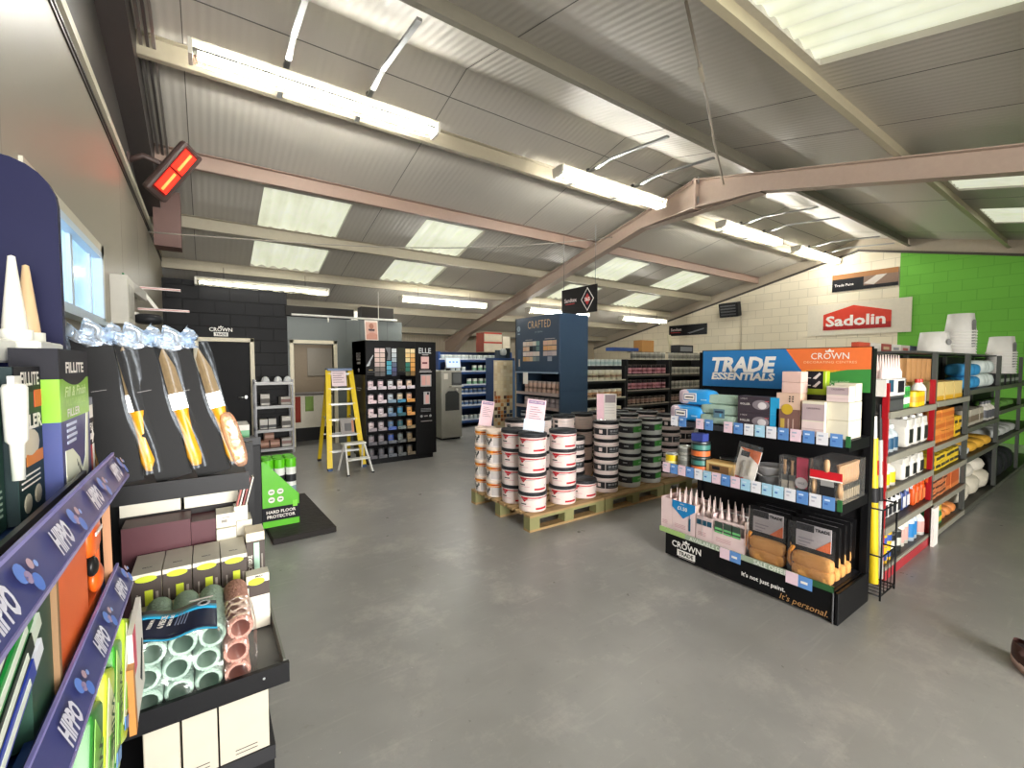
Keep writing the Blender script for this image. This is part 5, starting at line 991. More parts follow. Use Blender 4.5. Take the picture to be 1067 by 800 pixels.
for r in range(2):
    for i in range(7): KNW.put((4.09 + i * .06, 1.12 + r * .065, 1.489), 0, 'white cartridge in the tray above the red post, %s row, %s' % (('front', 'back')[r], nth(i, 7)), 'cartridges in the white tray')
g = 'goods on the red rack'
rowof(Kind(can(.045, .17, '#3fa34a', [(.2, .5, '#dfe6d8'), (.6, .8, '#2b7a3a')], 'spray_can', '#dddddd')), 3, 4.50, 4.74, 1.14, 1.246, 'green and white spray can', 'on the top red shelf', g)
rowof(Kind(can(.04, .22, '#2a2b2c', [(.3, .6, '#b9bab4')], 'spray_can', '#e8e8e4')), 4, 4.72, 5.04, 1.24, 1.246, 'black and white aerosol', 'on the top red shelf', g)
rowof(Kind(can(.05, .12, '#e0bf1e', [(.3, .7, '#d89a20')], 'tin', '#e0bf1e')), 3, 4.76, 5.06, 1.12, 1.246, 'yellow topped tin', 'at the front of the top red shelf', g)
rowof(Kind(bottle('#e4e2da', '#d0342c', '#b9bcc4')), 2, 5.08, 5.26, 1.15, 1.246, 'white bottle', 'at the end of the top red shelf', g)
rowof(Kind(bottle('#b9c2c6', '#dfe0e0', '#27506e', .05, .2)), 3, 4.16, 4.50, 1.15, .921, 'pale bottle with blue label', 'on the second red shelf', g)
KJ = Kind(lambda: jug(k=1.12)); KJ2 = Kind(lambda: jug(k=.88))
for i in range(3): KJ.put((4.68 + i * .21, 1.18, .921), 0, 'white jug with dark label on the second red shelf, %s of three' % nth(i, 3), 'white jugs')
rowof(Kind(bottle('#e5dfd0', '#e0b51e', '#e8c31c', .06, .19)), 2, 4.16, 4.44, 1.15, .661, 'yellow labelled white bottle', 'on the third red shelf', g)
for i in range(3): KJ2.put((4.62 + i * .20, 1.18, .661), 0, 'white jug with dark label on the third red shelf, %s of three' % nth(i, 3), 'white jugs')
rowof(Kind(spray('#e1e0dc', '#24262a', '#2a2b30')), 5, 4.14, 4.66, 1.14, .386, 'white spray bottle with black trigger', 'on the fourth red shelf', g, rows=2, dy=.12)
rowof(Kind(spray('#3c4f8a', '#dfe3ea', '#e2e2e6')), 2, 4.66, 4.88, 1.14, .386, 'blue spray bottle', 'on the fourth red shelf', g)
rowof(Kind(spray('#e25a22', '#e25a22', '#e8834a')), 3, 4.90, 5.26, 1.12, .386, 'orange spray bottle', 'on the fourth red shelf', g)
rowof(Kind(can(.05, .12, '#e2b41c', [(.2, .6, '#3b59a6')])), 2, 4.14, 4.36, 1.13, .091, 'yellow and blue tin', 'on the bottom red shelf', g, .125, 2)
rowof(Kind(can(.06, .16, '#2a2c2b', [(.3, .7, '#c6c5bb')])), 2, 4.38, 4.64, 1.15, .091, 'black and cream tin', 'on the bottom red shelf', g)
rowof(Kind(bottle('#e6e0d2', '#e6e0d2', '#d4a9a0', .05, .26)), 2, 4.66, 4.88, 1.15, .091, 'tall cream bottle', 'on the bottom red shelf', g)
rowof(Kind(bottle('#c9d6df', '#2a7fc0', '#2a7fc0', .05, .27)), 2, 4.88, 5.08, 1.14, .091, 'tall bottle with blue cap', 'on the bottom red shelf', g)
rowof(Kind(bottle('#e5e2da', '#c23a30', '#d8a49c', .05, .22)), 1, 5.10, 5.26, 1.13, .091, 'white and red bottle at the end', 'of the bottom red shelf', g)
b = B(); b.bx(-.07, 0, 0, .07, .02, .34, PAPER); tag(b.build('white_card'), 'white card standing at the end of the red rack', 'card', None, (5.25, 1.02, 0), 0)
g = 'goods on the sandpaper rack'
b = B(); b.bx(-.55, 0, 0, .55, .2, .16, mat('#d9b65c', .55)); tag(b.build('paper_box'), 'long low yellow carton below the tan sandpaper rolls', 'carton', None, (5.94, 1.30, 1.261), 0)
rowof(Kind(lambda: B().cyl((0, 0, 0), .075, .23, mat('#b98a56', .7), 16).build('paper_roll')), 6, 5.42, 6.42, 1.40, 1.422, 'upright tan paper roll', 'above the yellow carton', 'tan paper rolls', jy=0)
rowof(Kind(cbox(.30, .16, .17, '#dcc27c', (.0, .25, '#d8a52a'))), 3, 5.36, 6.40, 1.09, 1.261, 'straw coloured sandpaper carton', 'on the top grey shelf', g, jy=0)
rowof(Kind(cbox(.16, .2, .10, '#dc8a3c', (.3, .7, '#c8682a'))), 5, 5.38, 6.2, 1.10, .861, 'orange sandpaper pack', 'on the second shelf', g, .102, 3)
rowof(Kind(cbox(.10, .2, .10, '#dfb42a', (.3, .6, '#2b2b22'))), 2, 6.22, 6.50, 1.10, .861, 'yellow sandpaper pack', 'at the end of the second shelf', g, .102, 2)
rowof(Kind(cbox(.15, .18, .07, '#e0bf30', (.3, .7, '#3a382c'))), 6, 5.38, 6.46, 1.10, .601, 'yellow and black abrasive box', 'on the third shelf', g, .072, 2)
rowof(Kind(cbox(.13, .2, .06, '#c87a4e', (.4, .7, '#4b2a20'))), 5, 5.36, 5.98, 1.10, .341, 'rust striped sanding block', 'on the fourth shelf', g, .062, 3)
rowof(Kind(cbox(.17, .2, .20, '#d98046', (.2, .8, '#c25e30'))), 3, 6.0, 6.5, 1.10, .341, 'orange sponge carton', 'on the fourth shelf', g)
rowof(Kind(cbox(.11, .18, .10, '#3c8f58', (.2, .7, '#e0c23a'))), 4, 5.38, 5.86, 1.10, .061, 'green and yellow glove pack', 'on the bottom shelf', g, .102, 2)
rowof(Kind(lambda: B().blob((0, .08, .05), (.17, .18, .10), mat('#e08c4c', .5), 8, 3).build('glove_pack')), 3, 5.86, 6.42, 1.10, .061, 'soft orange glove pack', 'on the bottom shelf', g)
SOFT = lambda c, d, nm, cat, p=3: Kind(lambda: B().blob((0, d[1] / 2, d[2] / 2), d, mat(c, .7, bump=.4, scale=14), 10, p, jit=.04).build(nm), cat)
g = 'goods on the sheet rack'
rowof(SOFT('#2f86b8', (.22, .2, .14), 'cloth_pack', 'packet'), 3, 6.66, 7.40, 1.10, 1.321, 'blue cloth pack', 'on the sheet rack top', g, .142, 2)
rowof(SOFT('#c9d4cf', (.2, .2, .16), 'cloth_pack', 'packet'), 3, 7.45, 8.15, 1.10, 1.321, 'pale wipe pack', 'on the sheet rack top', g, .162, 2)
rowof(Kind(cbox(.2, .2, .17, '#b8b0a0', (.2, .6, '#7c6a5c'))), 4, 6.66, 7.62, 1.10, .921, 'beige carton', 'on the second shelf of the sheet rack', g)
rowof(Kind(bottle('#cfcbc0', '#55565a', '#55565a', .06, .22)), 3, 7.66, 8.15, 1.14, .921, 'grey labelled bottle', 'on the second shelf of the sheet rack', g)
rowof(SOFT('#d8a436', (.34, .3, .12), 'rope_bundle', 'packet'), 3, 6.9, 8.1, 1.08, .601 + .0, 'yellow orange packed sheet', 'on the third shelf of the sheet rack', g)
rowof(SOFT('#c6ccd0', (.3, .26, .10), 'dust_sheet', 'dust sheet'), 1, 6.6, 6.95, 1.08, .601, 'folded pale blue sheet', 'on the third shelf of the sheet rack', g)
rowof(SOFT('#d2cbb8', (.5, .4, .26), 'dust_sheet', 'dust sheet', 2.6), 3, 6.6, 8.15, 1.08, .051, 'bundled cream dust sheet', 'at the bottom of the sheet rack', 'cream dust sheets')
rowof(SOFT('#d8d2c2', (.42, .36, .18), 'dust_sheet', 'dust sheet', 2.6), 2, 6.8, 7.9, 1.09, .30, 'bundled cream dust sheet', 'on top of the bottom pile', 'cream dust sheets')
g = 'goods on the far racks'
rowof(SOFT('#26282a', (.3, .34, .34), 'sack', 'sack'), 4, 8.32, 9.80, 1.08, .051, 'dark sack', 'at the bottom of the far rack', g); rowof(SOFT('#b9bcb6', (.3, .3, .13), 'cloth_pack', 'packet'), 4, 8.32, 9.8, 1.08, .621, 'pale grey pack', 'in the middle of the far rack', g)
rowof(SOFT('#5f8f3f', (.26, .26, .1), 'cloth_pack', 'packet'), 3, 8.5, 9.8, 1.10, 1.001, 'green packed cloth', 'on the third shelf of the far rack', g); rowof(Kind(cbox(.24, .2, .14, '#2a2a2c', (.3, .6, '#9c9c9c'))), 4, 8.35, 9.8, 1.08, 1.321, 'black carton', 'on the top shelf of the far rack', g)
def bucket():
    b = B(); r = .15; b.lathe([(r, 0), (r * .82, .235), (.001, .235)], mat('#e3e1da', .4), n=20); b.lathe([(.001, .231), (r * .82 - .003, .231), (r - .003, 0), (r, 0)], mat('#e3e1da', .4), n=20); b.lathe([(r, 0), (r + .008, 0), (r + .006, .02), (r, .02)], mat('#e8e6df', .4), n=20); b.lathe([(.0001, 0), (.035, 0)], mat('#8a8a88', .5), (0, 0, 0), 12, TR(-.06, -.133, .12) @ ROTZ(R(-24)) @ ROTX(pi / 2), False)
    o = b.build('bucket'); o['category'] = 'bucket'; return o
KBK = Kind(bucket)
b = B(); b.bx(-.0, 0, 0, 4.55, .36, .02, mat('#4a4a48', .5)); tag(b.build('top_board'), 'long dark board lying along the top of the grey racks', 'shelf', None, (5.33, 1.22, 1.7005), 0)
KBK.put((6.78, 1.40, 1.721), 0, 'single upturned white bucket above the sandpaper rack', 'upturned white buckets')
for i in range(9): KBK.put((7.95, 1.40, 1.721 + i * .035), 0, 'upturned white bucket in the tall nest above the racks, %s' % vert(i, 9), 'upturned white buckets')
for i in range(9): KBK.put((9.2, 1.20, 1.4655 + i * .035), 0, 'upturned white bucket in the farther nest, %s' % vert(i, 9), 'upturned white buckets')
cols = ['#c7623a', '#d2c7b4', '#8c8f94', '#b8472f', '#cfc9bd', '#9a4038', '#d9d4c8', '#b9b2a6', '#3a4f7a', '#c9b48c']
for i in range(14):
    b = B(); b.bx(-.15, 0, 0, .15, .06, .09, mat(cols[i % 10], .5)); b.bx(-.1, -.001, .03, .08, 0, .06, mat(cols[(i * 3 + 4) % 10], .5)); tag(b.build('shelf_box'), 'small printed box in the long row along the rack tops, %s' % nth(i, 14), 'box', 'printed boxes along the rack tops', (4.35 + i * .32 if i > 2 else 4.35 + i * .32, 1.60, 1.47 if i < 3 else 1.721), 0)
# leaning poles and the wire basket at the rack end
for i, (x, y, c, r, h, lab) in enumerate(((3.83, 1.055, '#e0c01e', .030, 1.28, 'thick yellow extension pole tube leaning at the red rack'), (3.95, 1.05, '#aeb0ac', .018, 1.25, 'grey metal extension pole beside the yellow tube'), (3.99, 1.15, '#6b1a20', .016, 1.40, 'dark red extension pole close to the red post'), (3.80, 1.15, '#c9c7be', .018, 1.45, 'pale grey extension pole behind the yellow tube'))):
    b = B(); b.cyl((0, 0, 0), r, h * .8, mat(c, .4), 12); b.cyl((0, 0, h * .8), r * .8, h * .12, mat('#d8d6cf' if i % 2 == 0 else '#2a2a2a', .4), 12); b.cyl((0, 0, h * .92), r * .5, h * .08, mat('#2a2a2c', .4), 10); b.cyl((0, 0, h * .45), r * 1.1, h * .08, mat('#2a2a2c', .4), 12); b.bx(-r * .4, -r - .001, h * .6, r * .4, -r + .004, h * .68, mat('#b32a2a', .4)); tag(b.build('extension_pole'), lab, 'pole', 'extension poles', (x, y, .06), None, (R(-1.5), R(-1), 0))
b = B(); WM = mat('#17181a', .4)
for z in (.03, .30, .62): b.tube([(-.16, 0, z), (.13, 0, z), (.13, .22, z), (-.16, .22, z)], .006, WM, 6, True)
for x, y in ((-.16, 0), (.13, 0), (.13, .22), (-.16, .22)): b.tube([(x, y, 0), (x, y, .62 if x < 0 else .55)], .006, WM, 6)
for i in range(6): b.tube([(-.16 + i * .058, 0, .03), (-.16 + i * .058, .22, .03)], .003, WM, 5)
for i in range(5): b.tube([(-.16 + i * .07, 0, .03), (-.16 + i * .07, 0, .30)], .003, WM, 5)
tag(b.build('wire_basket'), 'black wire basket stand holding poles beside the red rack', 'basket', None, (3.86, .98, 0), 0)
# shoe at the right picture edge
t = thing('shoe', 'dark brown shoe with pale sole at the right picture edge', 'shoe', (3.49, .30, 0), R(-60))
b = B()
def foot(k, z0, z1, gx, m):
    n = 20; vs = []
    for j, z in enumerate((z0, z1)):
        for i in range(n):
            a = 2 * pi * i / n; y = -.13 * cos(a); w = .048 * (1 - .18 * (cos(a) * .5 - .5) * -1); vs.append((w * sin(a) * gx, y * gx, z))
    b.add(vs, [tuple(range(n))[::-1], tuple(range(n, 2 * n))] + [(i, (i + 1) % n, n + (i + 1) % n, n + i) for i in range(n)], m, True)
foot(1, 0, .040, 1.04, mat('#e3c4bb', .5)); b.build('sole', t); b = B()
def up(u, v): a = 2 * pi * u; k = (1 - v); y = -.126 * cos(a) * (1 - .45 * v) + .05 * v; return (.046 * sin(a) * (1 - .35 * v ** 2), y, .036 + (.075 if y > 0 else .055) * v ** .8)
b.sheet(up, 24, 8, mat('#4a2f2b', .5)); b.build('upper', t); b = B(); b.cyl((0, .05, .09), .034, .01, mat('#2a2022', .6), 16); b.build('collar', t)
# ================================================================ dark blue display tower
t = thing('display_tower', 'tall dark blue crafted paint display tower behind the tubs', 'display unit', (4.63, 5.97, 0), R(-90))
DB = mat('#33475e', .45); DBS = mat('#26374c', .5); w = .61; H_ = 2.41
b = B(); b.bx(-w, .02, .05, -w + .03, .63, H_, DB); b.bx(w - .03, .02, .05, w, .63, H_, DB); b.bx(-w + .031, .60, .05, w - .031, .629, H_ - .001, DBS); b.bx(-w + .001, 0, 1.44, w - .0315, .599, H_ - .001, DB); b.bx(-w, 0, 1.44, -w + .0305, .0205, H_, DB); b.bx(w - .0305, 0, 1.44, w, .0195, H_, DB); b.bx(-w + .01, .03, 0, w - .01, .62, .05, DBS); b.build('cabinet', t, bevel=.004)
b = B(); gd = mat('#d8b58c', .4); b.text('CRAFTED', .62, (.08, -.003, 2.27), gd, .0, h=.13, space=1.15); b.text('BY CROWN', .2, (.08, -.003, 2.14), mat('#8fa3b0'), 0); b.build('crafted_lettering', t)
b = B(); b.lathe([(.0001, 0), (.05, 0)], mat('#8fa5b5', .5), (0, 0, 0), 18, TR(-.50, -.003, 2.22) @ ROTX(pi / 2), False); b.text('C', .04, (-.50, -.005, 2.22), DB, .02); b.bx(-.53, -.003, 2.12, -.47, -.001, 2.14, mat('#8fa5b5')); b.build('seal', t)
b = B(); sw = [['#e6d9cc', '#e3cfc0', '#d8c6b6', '#e2dccf', '#7fa09c'], ['#e2b99a', '#e8c7ac', '#2a2c30', '#3a4a50', '#6b8c88'], ['#e8ddd6', '#e4d3cb', '#e6cfc6', '#e2d6cf', '#dcd2c8'], ['#d8a468', '#dfb486', '#e0c4a2', '#8f9a98', '#6e7f86']]
for j, r in enumerate(sw):
    for i, c in enumerate(r): b.bx(-.37 + i * .095, -.003, 1.91 - j * .088, -.37 + i * .095 + .09, -.001, 1.985 - j * .088, mat(c, .4))
b.build('colour_cards', t); b = B()
for j in range(4):
    for i in range(3 if j < 3 else 1): b.bx(.20 + (i if j < 3 else 1) * .115, -.003, 1.91 - j * .088, .20 + (i if j < 3 else 1) * .115 + .11, -.001, 1.985 - j * .088, mat(['#e0bba6', '#e3c2a4', '#d8b39a', '#e0a872', '#dfae7e', '#e2b88c', '#c4b4b4', '#b9adb2', '#c9bcbc', '#9aa0b0'][j * 3 + (i if j < 3 else 0)], .4))
b.bx(-.30, -.003, 2.01, -.1, -.001, 2.018, LG); b.bx(.24, -.003, 2.01, .5, -.001, 2.018, LG); b.bx(-.52, -.003, 1.5, -.44, -.001, 1.85, mat('#3c5874')); b.bx(-.50, -.004, 1.55, -.46, -.002, 1.68, mat('#c7b9a9')); b.build('colour_cards', t)
b = B(); b.bx(-.58, -.02, 1.44, .58, 0, 1.465, mat('#8fa3b8', .3)); b.build('card_ledge', t); b = B(); b.bx(-.33, -.03, 1.25, -.20, -.02, 1.45, PAPER); b.build('hanging_card', t)
for z in (1.10, .87, .62, .36): b = B(); b.bx(-w + .03, .02, z - .02, w - .03, .35, z, DBS); b.bx(-w + .03, .0, z - .035, w - .03, .02, z + .012, mat('#b9a9a4', .45)); b.build('shelf', t)
b = B(); b.M = TR(w + .001, .3, 0) @ ROTZ(R(90)); b.bx(-.28, -.001, 1.155, .33, .001, 1.16, DBS); b.M = None; b.build('side_seam', t)
def tw(lx, ly, z): return (4.63 + ly, 5.97 - lx, z)
g = 'tins in the dark blue tower'
KT1 = Kind(can(.048, .20, '#b8a49c', [(.1, .85, '#c9a896'), (.35, .5, '#6d5a54')], 'paint_tin', '#9c9490')); KT2 = Kind(can(.055, .15, '#a79a9c', [(.1, .8, '#b5a8ac'), (.45, .6, '#5b5560')], 'paint_tin', '#77777a')); KT3 = Kind(can(.055, .13, '#2a3548', [(.4, .7, '#cfd6df')], 'paint_tin', '#c9d0d8')); KT4 = Kind(can(.045, .12, '#b0707c', [(.2, .6, '#8f4a58')], 'paint_tin', '#9c6a74'))
def towrow(K, z, n, x0, x1, ly, what, row):
    for i in range(n): K.put(tw(x0 + (x1 - x0) * (i + .5) / n, ly, z + .0005), R(-90), '%s on the %s shelf of the blue tower, %s' % (what, row, nth(i, n)), g)
towrow(KT1, 1.10, 8, -.42, .57, .09, 'pale banded tin', 'top'); towrow(KT4, 1.10, 6, -.05, .57, .22, 'dusky pink tin', 'top'); towrow(KT2, .87, 7, -.44, .57, .10, 'greyish tin', 'second'); towrow(KT3, .62, 8, -.55, .57, .10, 'white topped navy tin', 'third'); towrow(KT3, .36, 8, -.55, .57, .10, 'white topped navy tin', 'lowest')
b = B(); b.bx(-.09, 0, 0, .09, .1, .22, mat('#3a5c86', .45)); b.bx(-.07, -.001, .05, .07, 0, .16, mat('#9fb5cc')); tag(b.build('small_box'), 'small blue box beside the dark blue tower', 'box', None, (5.45, 6.2, 1.4), R(-90))
b = B(); b.bx(-.12, -.1, 0, .12, .3, 1.399, DBS); tag(b.build('side_cabinet', bevel=.004), 'narrow navy cabinet right behind the dark blue tower', 'cabinet', None, (5.50, 6.2, 0), 0)
# hanging sign with the red diamond
t = thing('hanging_sign', 'black hanging sign with red diamond above the dark blue tower', 'sign', (5.05, 5.36, 2.42), R(-90))
b = B(); b.bx(-.42, -.01, 0, .40, .01, .43, mat('#1a1718', .4)); b.build('board', t)
b = B(); b.text('Sandtex', .30, (-.2, -.012, .24), mat('#e2d3d0', .5), .02); b.bx(-.32, -.012, .17, -.10, -.011, .185, mat('#b32a2c')); b.build('brand_lettering', t)
b = B(); d = lambda k: [(.2, .215 - .19 * k), (.2 + .145 * k, .215), (.2, .215 + .19 * k), (.2 - .145 * k, .215)]
b.poly(d(1), -.013, -.011, PAPER); b.poly(d(.88), -.014, -.012, INK); b.poly(d(.5), -.015, -.013, mat('#c62a2c', .4)); b.text('365', .12, (.2, -.0165, .215), PAPER, .03); b.build('diamond_emblem', t)
for x in (-.38, .36): B().tube([(x, 0, .43), (x, 0, 1.35)], .004, mat('#666666'), 5).build('hanging_wire', t)
# ================================================================ blue racking by the tinting machine, with tins
BLU = mat('#1e3f78', .45); LEDGE = mat('#c9cdd6', .4)
def bluerack(name, label, x0, x1, y, zs, top, colm=BLU, ledge=LEDGE, back=None, d=.45):
    t = thing(name, label, 'rack', ((x0 + x1) / 2, y, 0)); w = (x1 - x0) / 2
    for s in (-1, 1): B().bx(s * w - .025, 0, 0, s * w + .025, d, top, colm).build('post', t)
    for z in zs: b = B(); b.bx(-w, 0, z - .03, w, d, z, colm); b.bx(-w, -.012, z - .075, w, 0, z - .02, colm); b.bx(-w, -.016, z - .02, w, 0, z + .012, ledge); b.build('shelf', t)
    B().bx(-w, d, 0, w, d + .02, top, back or mat('#182c50', .5)).build('back_panel', t); return t
bluerack('blue_rack', 'blue racking of small white tins right of the tinting machine', 4.62, 6.30, 9.75, (.20, .56, .86, 1.06 + .02, 1.42, 1.72), 1.9)
g = 'tins on the blue racking'; KA = Kind(can(.052, .10, '#d8dad4', [(.2, .7, '#b9c3c4')], 'paint_tin', '#eceae4')); KB2 = Kind(can(.06, .14, '#dfe2da', [(.1, .6, '#7fae8f')], 'paint_tin', '#ecece6')); KC = Kind(can(.05, .11, '#c9ccd0', [(.2, .7, '#5d7fae')], 'paint_tin', '#b9bcc0'))
for K, z, n, x0, x1, what, row in ((KA, 1.72, 14, 4.68, 6.25, 'small white tin', 'top'), (KB2, 1.42, 4, 5.55, 6.25, 'pale green labelled tin', 'second'), (KA, 1.42, 4, 4.8, 5.4, 'small white tin', 'second'), (KB2, 1.08, 5, 5.4, 6.25, 'pale green labelled tin', 'third'), (KC, .86, 8, 5.2, 6.25, 'blue labelled tin', 'fourth'), (KC, .56, 8, 5.2, 6.25, 'blue labelled tin', 'fifth'), (KA, .20, 8, 5.2, 6.25, 'small white tin', 'bottom')):
    for i in range(n): K.put((x0 + (x1 - x0) * (i + .5) / n, 9.84, z + .0005), 0, '%s on the %s shelf of the blue racking, %s' % (what, row, nth(i, n)), g)
# colour card rack between the blue racking and the tower
t = thing('colour_card_rack', 'cream colour chart rack between blue racking and dark blue tower', 'display rack', (5.01, 7.5, 0)); b = B(); b.bx(-.27, .02, 0, .27, .3, 1.72, mat('#27406a', .45)); b.build('frame', t, bevel=.004)
b = B(); b.bx(-.255, 0, .30, .20, .02, 1.67, mat('#d8c8a8', .5)); b.bx(.205, .0, .30, .26, .02, 1.67, mat('#5f86b8', .5))
rnd = random.Random(3)
for j in range(17):
    for i in range(6):
        z = 1.60 - j * .076; c = rnd.choice(['#e3d3b0', '#e6d8bc', '#dccaa4', '#e0cfae', '#d5c09a']) if j < 9 or rnd.random() < .35 else rnd.choice(['#5a3a2c', '#c98a4e', '#8a4a30', '#3c3430', '#b9682e', '#d6b184', '#2f3f5a'])
        b.bx(-.245 + i * .074, -.003, z - .03, -.245 + i * .074 + .066, 0, z + .036, mat(c, .5))
b.bx(-.245, -.004, .95, -.215, 0, 1.05, mat('#6b2a24', .5)); b.build('chart_cards', t)
for i, (x, z, w_, h_, c, lab) in enumerate(((6.16, 1.911, .56, .26, '#d9cbb4', 'lower red and cream carton stacked on the blue racking'), (6.16, 2.172, .54, .24, '#d9cbb4', 'upper red and cream carton stacked on the blue racking'))):
    b = B(); b.bx(-w_ / 2, 0, 0, w_ / 2, .4, h_, mat(c, .55)); b.bx(-w_ / 2 - .001, -.002, h_ - .04, w_ / 2 + .001, .401, h_ + .001, mat('#c23a2a', .5)); b.bx(-w_ / 2 - .0012, -.001, 0, -w_ / 2 + .0, .4, h_, mat('#8f3a26', .5)); tag(b.build('carton', bevel=.004), lab, 'carton', 'cartons on the blue racking', (x, 9.76, z), 0)
b = B(); b.bx(-.12, 0, 0, .12, .3, .42, mat('#ddd2bd', .55)); b.bx(-.12, -.002, .2, .12, 0, .203, mat('#a89a80')); tag(b.build('carton', bevel=.004), 'narrow cream carton right of the red and cream cartons', 'carton', 'cartons on the blue racking', (6.60, 9.8, 1.905), 0)
b = B(); b.bx(-.02, 0, 0, .34, .45, 1.905, BLU); tag(b.build('end_post', bevel=.004), 'broad blue rack end below the narrow cream carton', 'rack', None, (6.42, 9.76, 0), 0)
b = B(); b.bx(-.16, 0, 0, .1, .12, .16, mat('#3a4650', .5)); b.blob((-.05, -.02, .12), (.14, .1, .14), mat('#c9ccc8', .5), 8, 3); b.bx(.02, -.03, 0, .12, 0, .2, mat('#20262c', .5)); tag(b.build('sundry_pack'), 'grey and black packs standing above the colour chart rack', 'packet', None, (5.05, 7.56, 1.7205), 0)
# ================================================================ black framed racks of tins along the back right
BKP = mat('#26272a', .45); CRL = mat('#cfc8b4', .45)
bluerack('tin_rack', 'rack of pale cream tins right behind the dark blue tower', 7.80, 9.24, 8.0, (.25, .72, 1.18), 1.55, BKP, CRL, mat('#2a2a2b', .5))
bluerack('tin_rack', 'black rack of rose labelled tins in the middle of the back', 9.32, 11.14, 8.0, (.10, .48, .88, 1.30), 1.72, BKP, mat('#8f8578', .5), mat('#1d1d1f', .5))
bluerack('tin_rack', 'black rack of mixed tins nearest the far gable wall', 11.22, 12.9, 8.0, (.10, .48, .88, 1.30), 1.72, BKP, mat('#8f8578', .5), mat('#1d1d1f', .5))
g = 'tins on the back racks'
KCW = Kind(can(.10, .26, '#d6d2c0', [(.15, .7, '#c9bfa2'), (.3, .5, '#a87a62')], 'paint_tin', '#e3e1d6')); KCS = Kind(can(.10, .22, '#dcd6c4', [(.1, .7, '#cfa37a'), (.2, .4, '#5a4a40')], 'paint_tin', '#e6e2d6')); KCT = Kind(can(.075, .16, '#c9d2cf', [(.2, .7, '#9fb5b4')], 'paint_tin', '#e3e6e2'))
KRO = Kind(can(.09, .27, '#2b2426', [(.15, .7, '#c98a94'), (.3, .5, '#8f4450')], 'paint_tin', '#b9a49c')); KRS = Kind(can(.08, .20, '#3a302e', [(.2, .75, '#a88a7c'), (.35, .55, '#6f3a36')], 'paint_tin', '#c2b3a4')); KMX = Kind(can(.08, .2, '#b7b3a6', [(.2, .75, '#8c8a80'), (.3, .5, '#4a4a48')], 'paint_tin', '#d8d4c8'))
for K, z, n, x0, x1, what, row, dy in ((KCW, 1.18, 6, 7.86, 9.18, 'large cream tin', 'cream rack top shelf', 0), (KCT, 1.55, 8, 7.86, 9.18, 'small pale tin', 'cream rack top', 0), (KCS, .72, 6, 7.86, 9.18, 'cream and tan tin', 'cream rack middle shelf', 0), (KCS, .25, 6, 7.86, 9.18, 'cream and tan tin', 'cream rack low shelf', 0),
    (KRO, 1.30, 8, 9.38, 11.08, 'rose labelled tin', 'black rack top shelf', 0), (KRO, .88, 8, 9.38, 11.08, 'rose labelled tin', 'black rack second shelf', 0), (KRS, .48, 9, 9.38, 11.08, 'brown labelled tin', 'black rack third shelf', 0), (KRS, .10, 9, 9.38, 11.08, 'brown labelled tin', 'black rack bottom shelf', 0),
    (KMX, 1.30, 8, 11.28, 12.84, 'grey labelled tin', 'gable end rack top shelf', 0), (KMX, .88, 8, 11.28, 12.84, 'grey labelled tin', 'gable end rack second shelf', 0), (KRS, .48, 8, 11.28, 12.84, 'brown labelled tin', 'gable end rack third shelf', 0), (KMX, .10, 8, 11.28, 12.84, 'grey labelled tin', 'gable end rack bottom shelf', 0), (KMX, 1.72, 8, 9.6, 11.05, 'grey labelled tin', 'black rack top', 0), (KMX, 1.72, 8, 11.28, 12.84, 'grey labelled tin', 'gable end rack top', 0)):
    for i in range(n): K.put((x0 + (x1 - x0) * (i + .5) / n, 8.12, z + .0005), R(random.uniform(-20, 20)), '%s on the %s, %s' % (what, row, nth(i, n)), g)
b = B(); b.bx(-.26, 0, 0, .26, .3, .33, mat('#b9854a', .6)); b.bx(-.26, -.001, .15, .26, 0, .152, mat('#8f6434')); tag(b.build('cardboard_box', bevel=.004), 'brown cardboard box on top of the black tin racks', 'box', None, (10.35, 8.15, 1.937 + .0), 0)
b = B(); b.bx(-.5, 0, 0, .5, .3, .09, mat('#2a4a8a', .45)); tag(b.build('flat_carton', bevel=.004), 'flat blue carton on top of the rack left of the cardboard box', 'carton', None, (9.45, 8.15, 1.95), 0)
b = B(); b.bx(-.55, 0, 0, .55, .3, .015, DARK); tag(b.build('top_board'), 'thin dark board on the tins under the cardboard box', 'shelf', None, (10.3, 8.1, 1.9215), 0)
b = B(); b.bx(-.6, 0, 0, .6, .3, .015, DARK); b.bx(-.35, .0, .015, .35, .3, .25, mat('#2b2c30', .5)); b.bx(-.3, -.001, .06, .3, 0, .2, mat('#7d7f84', .5)); tag(b.build('packed_panel'), 'dark packed panels lying on the gable end rack', 'packet', None, (12.1, 8.1, 1.9215), 0)
b = B(); b.poly([(0, 0), (.14, 0), (-.06, .75), (-.2, .75)], 0, .05, mat('#d8cfae', .5)); tag(b.build('white_board'), 'pale board leaning against the cream wall behind the racks', 'board', None, (11.9, 8.47, 1.74), 0)
# ================================================================ far gable wall: signs and heater
FX = XG - .005
def wallsign(name, label, y0, y1, z0, z1, body):
    t = thing(name, label, 'sign', (FX, (y0 + y1) / 2, 0), R(-90)); w = abs(y1 - y0) / 2
    b = B(); b.bx(-w, -.02, z0, w, 0, z1, body); b.build('board', t); return t, w
t, w = wallsign('wall_sign', 'red and white house shaped paint maker sign on the cream wall', 5.22, 3.12, 2.33, 3.12, mat('#e3dac6', .5))
b = B(); RS = mat('#d8402a', .4); b.poly([(-.69, 2.46), (.69, 2.46), (.69, 2.86), (-.05, 3.05), (-.69, 2.86)], -.03, -.02, RS); b.poly([(-.69, 2.46), (.69, 2.46), (.69, 2.60), (-.69, 2.56)], -.032, -.022, mat('#a81f1c', .4)); b.text('Sadolin', 1.22, (-.02, -.036, 2.68), PAPER, .03, h=.27); b.build('sadolin_emblem', t)
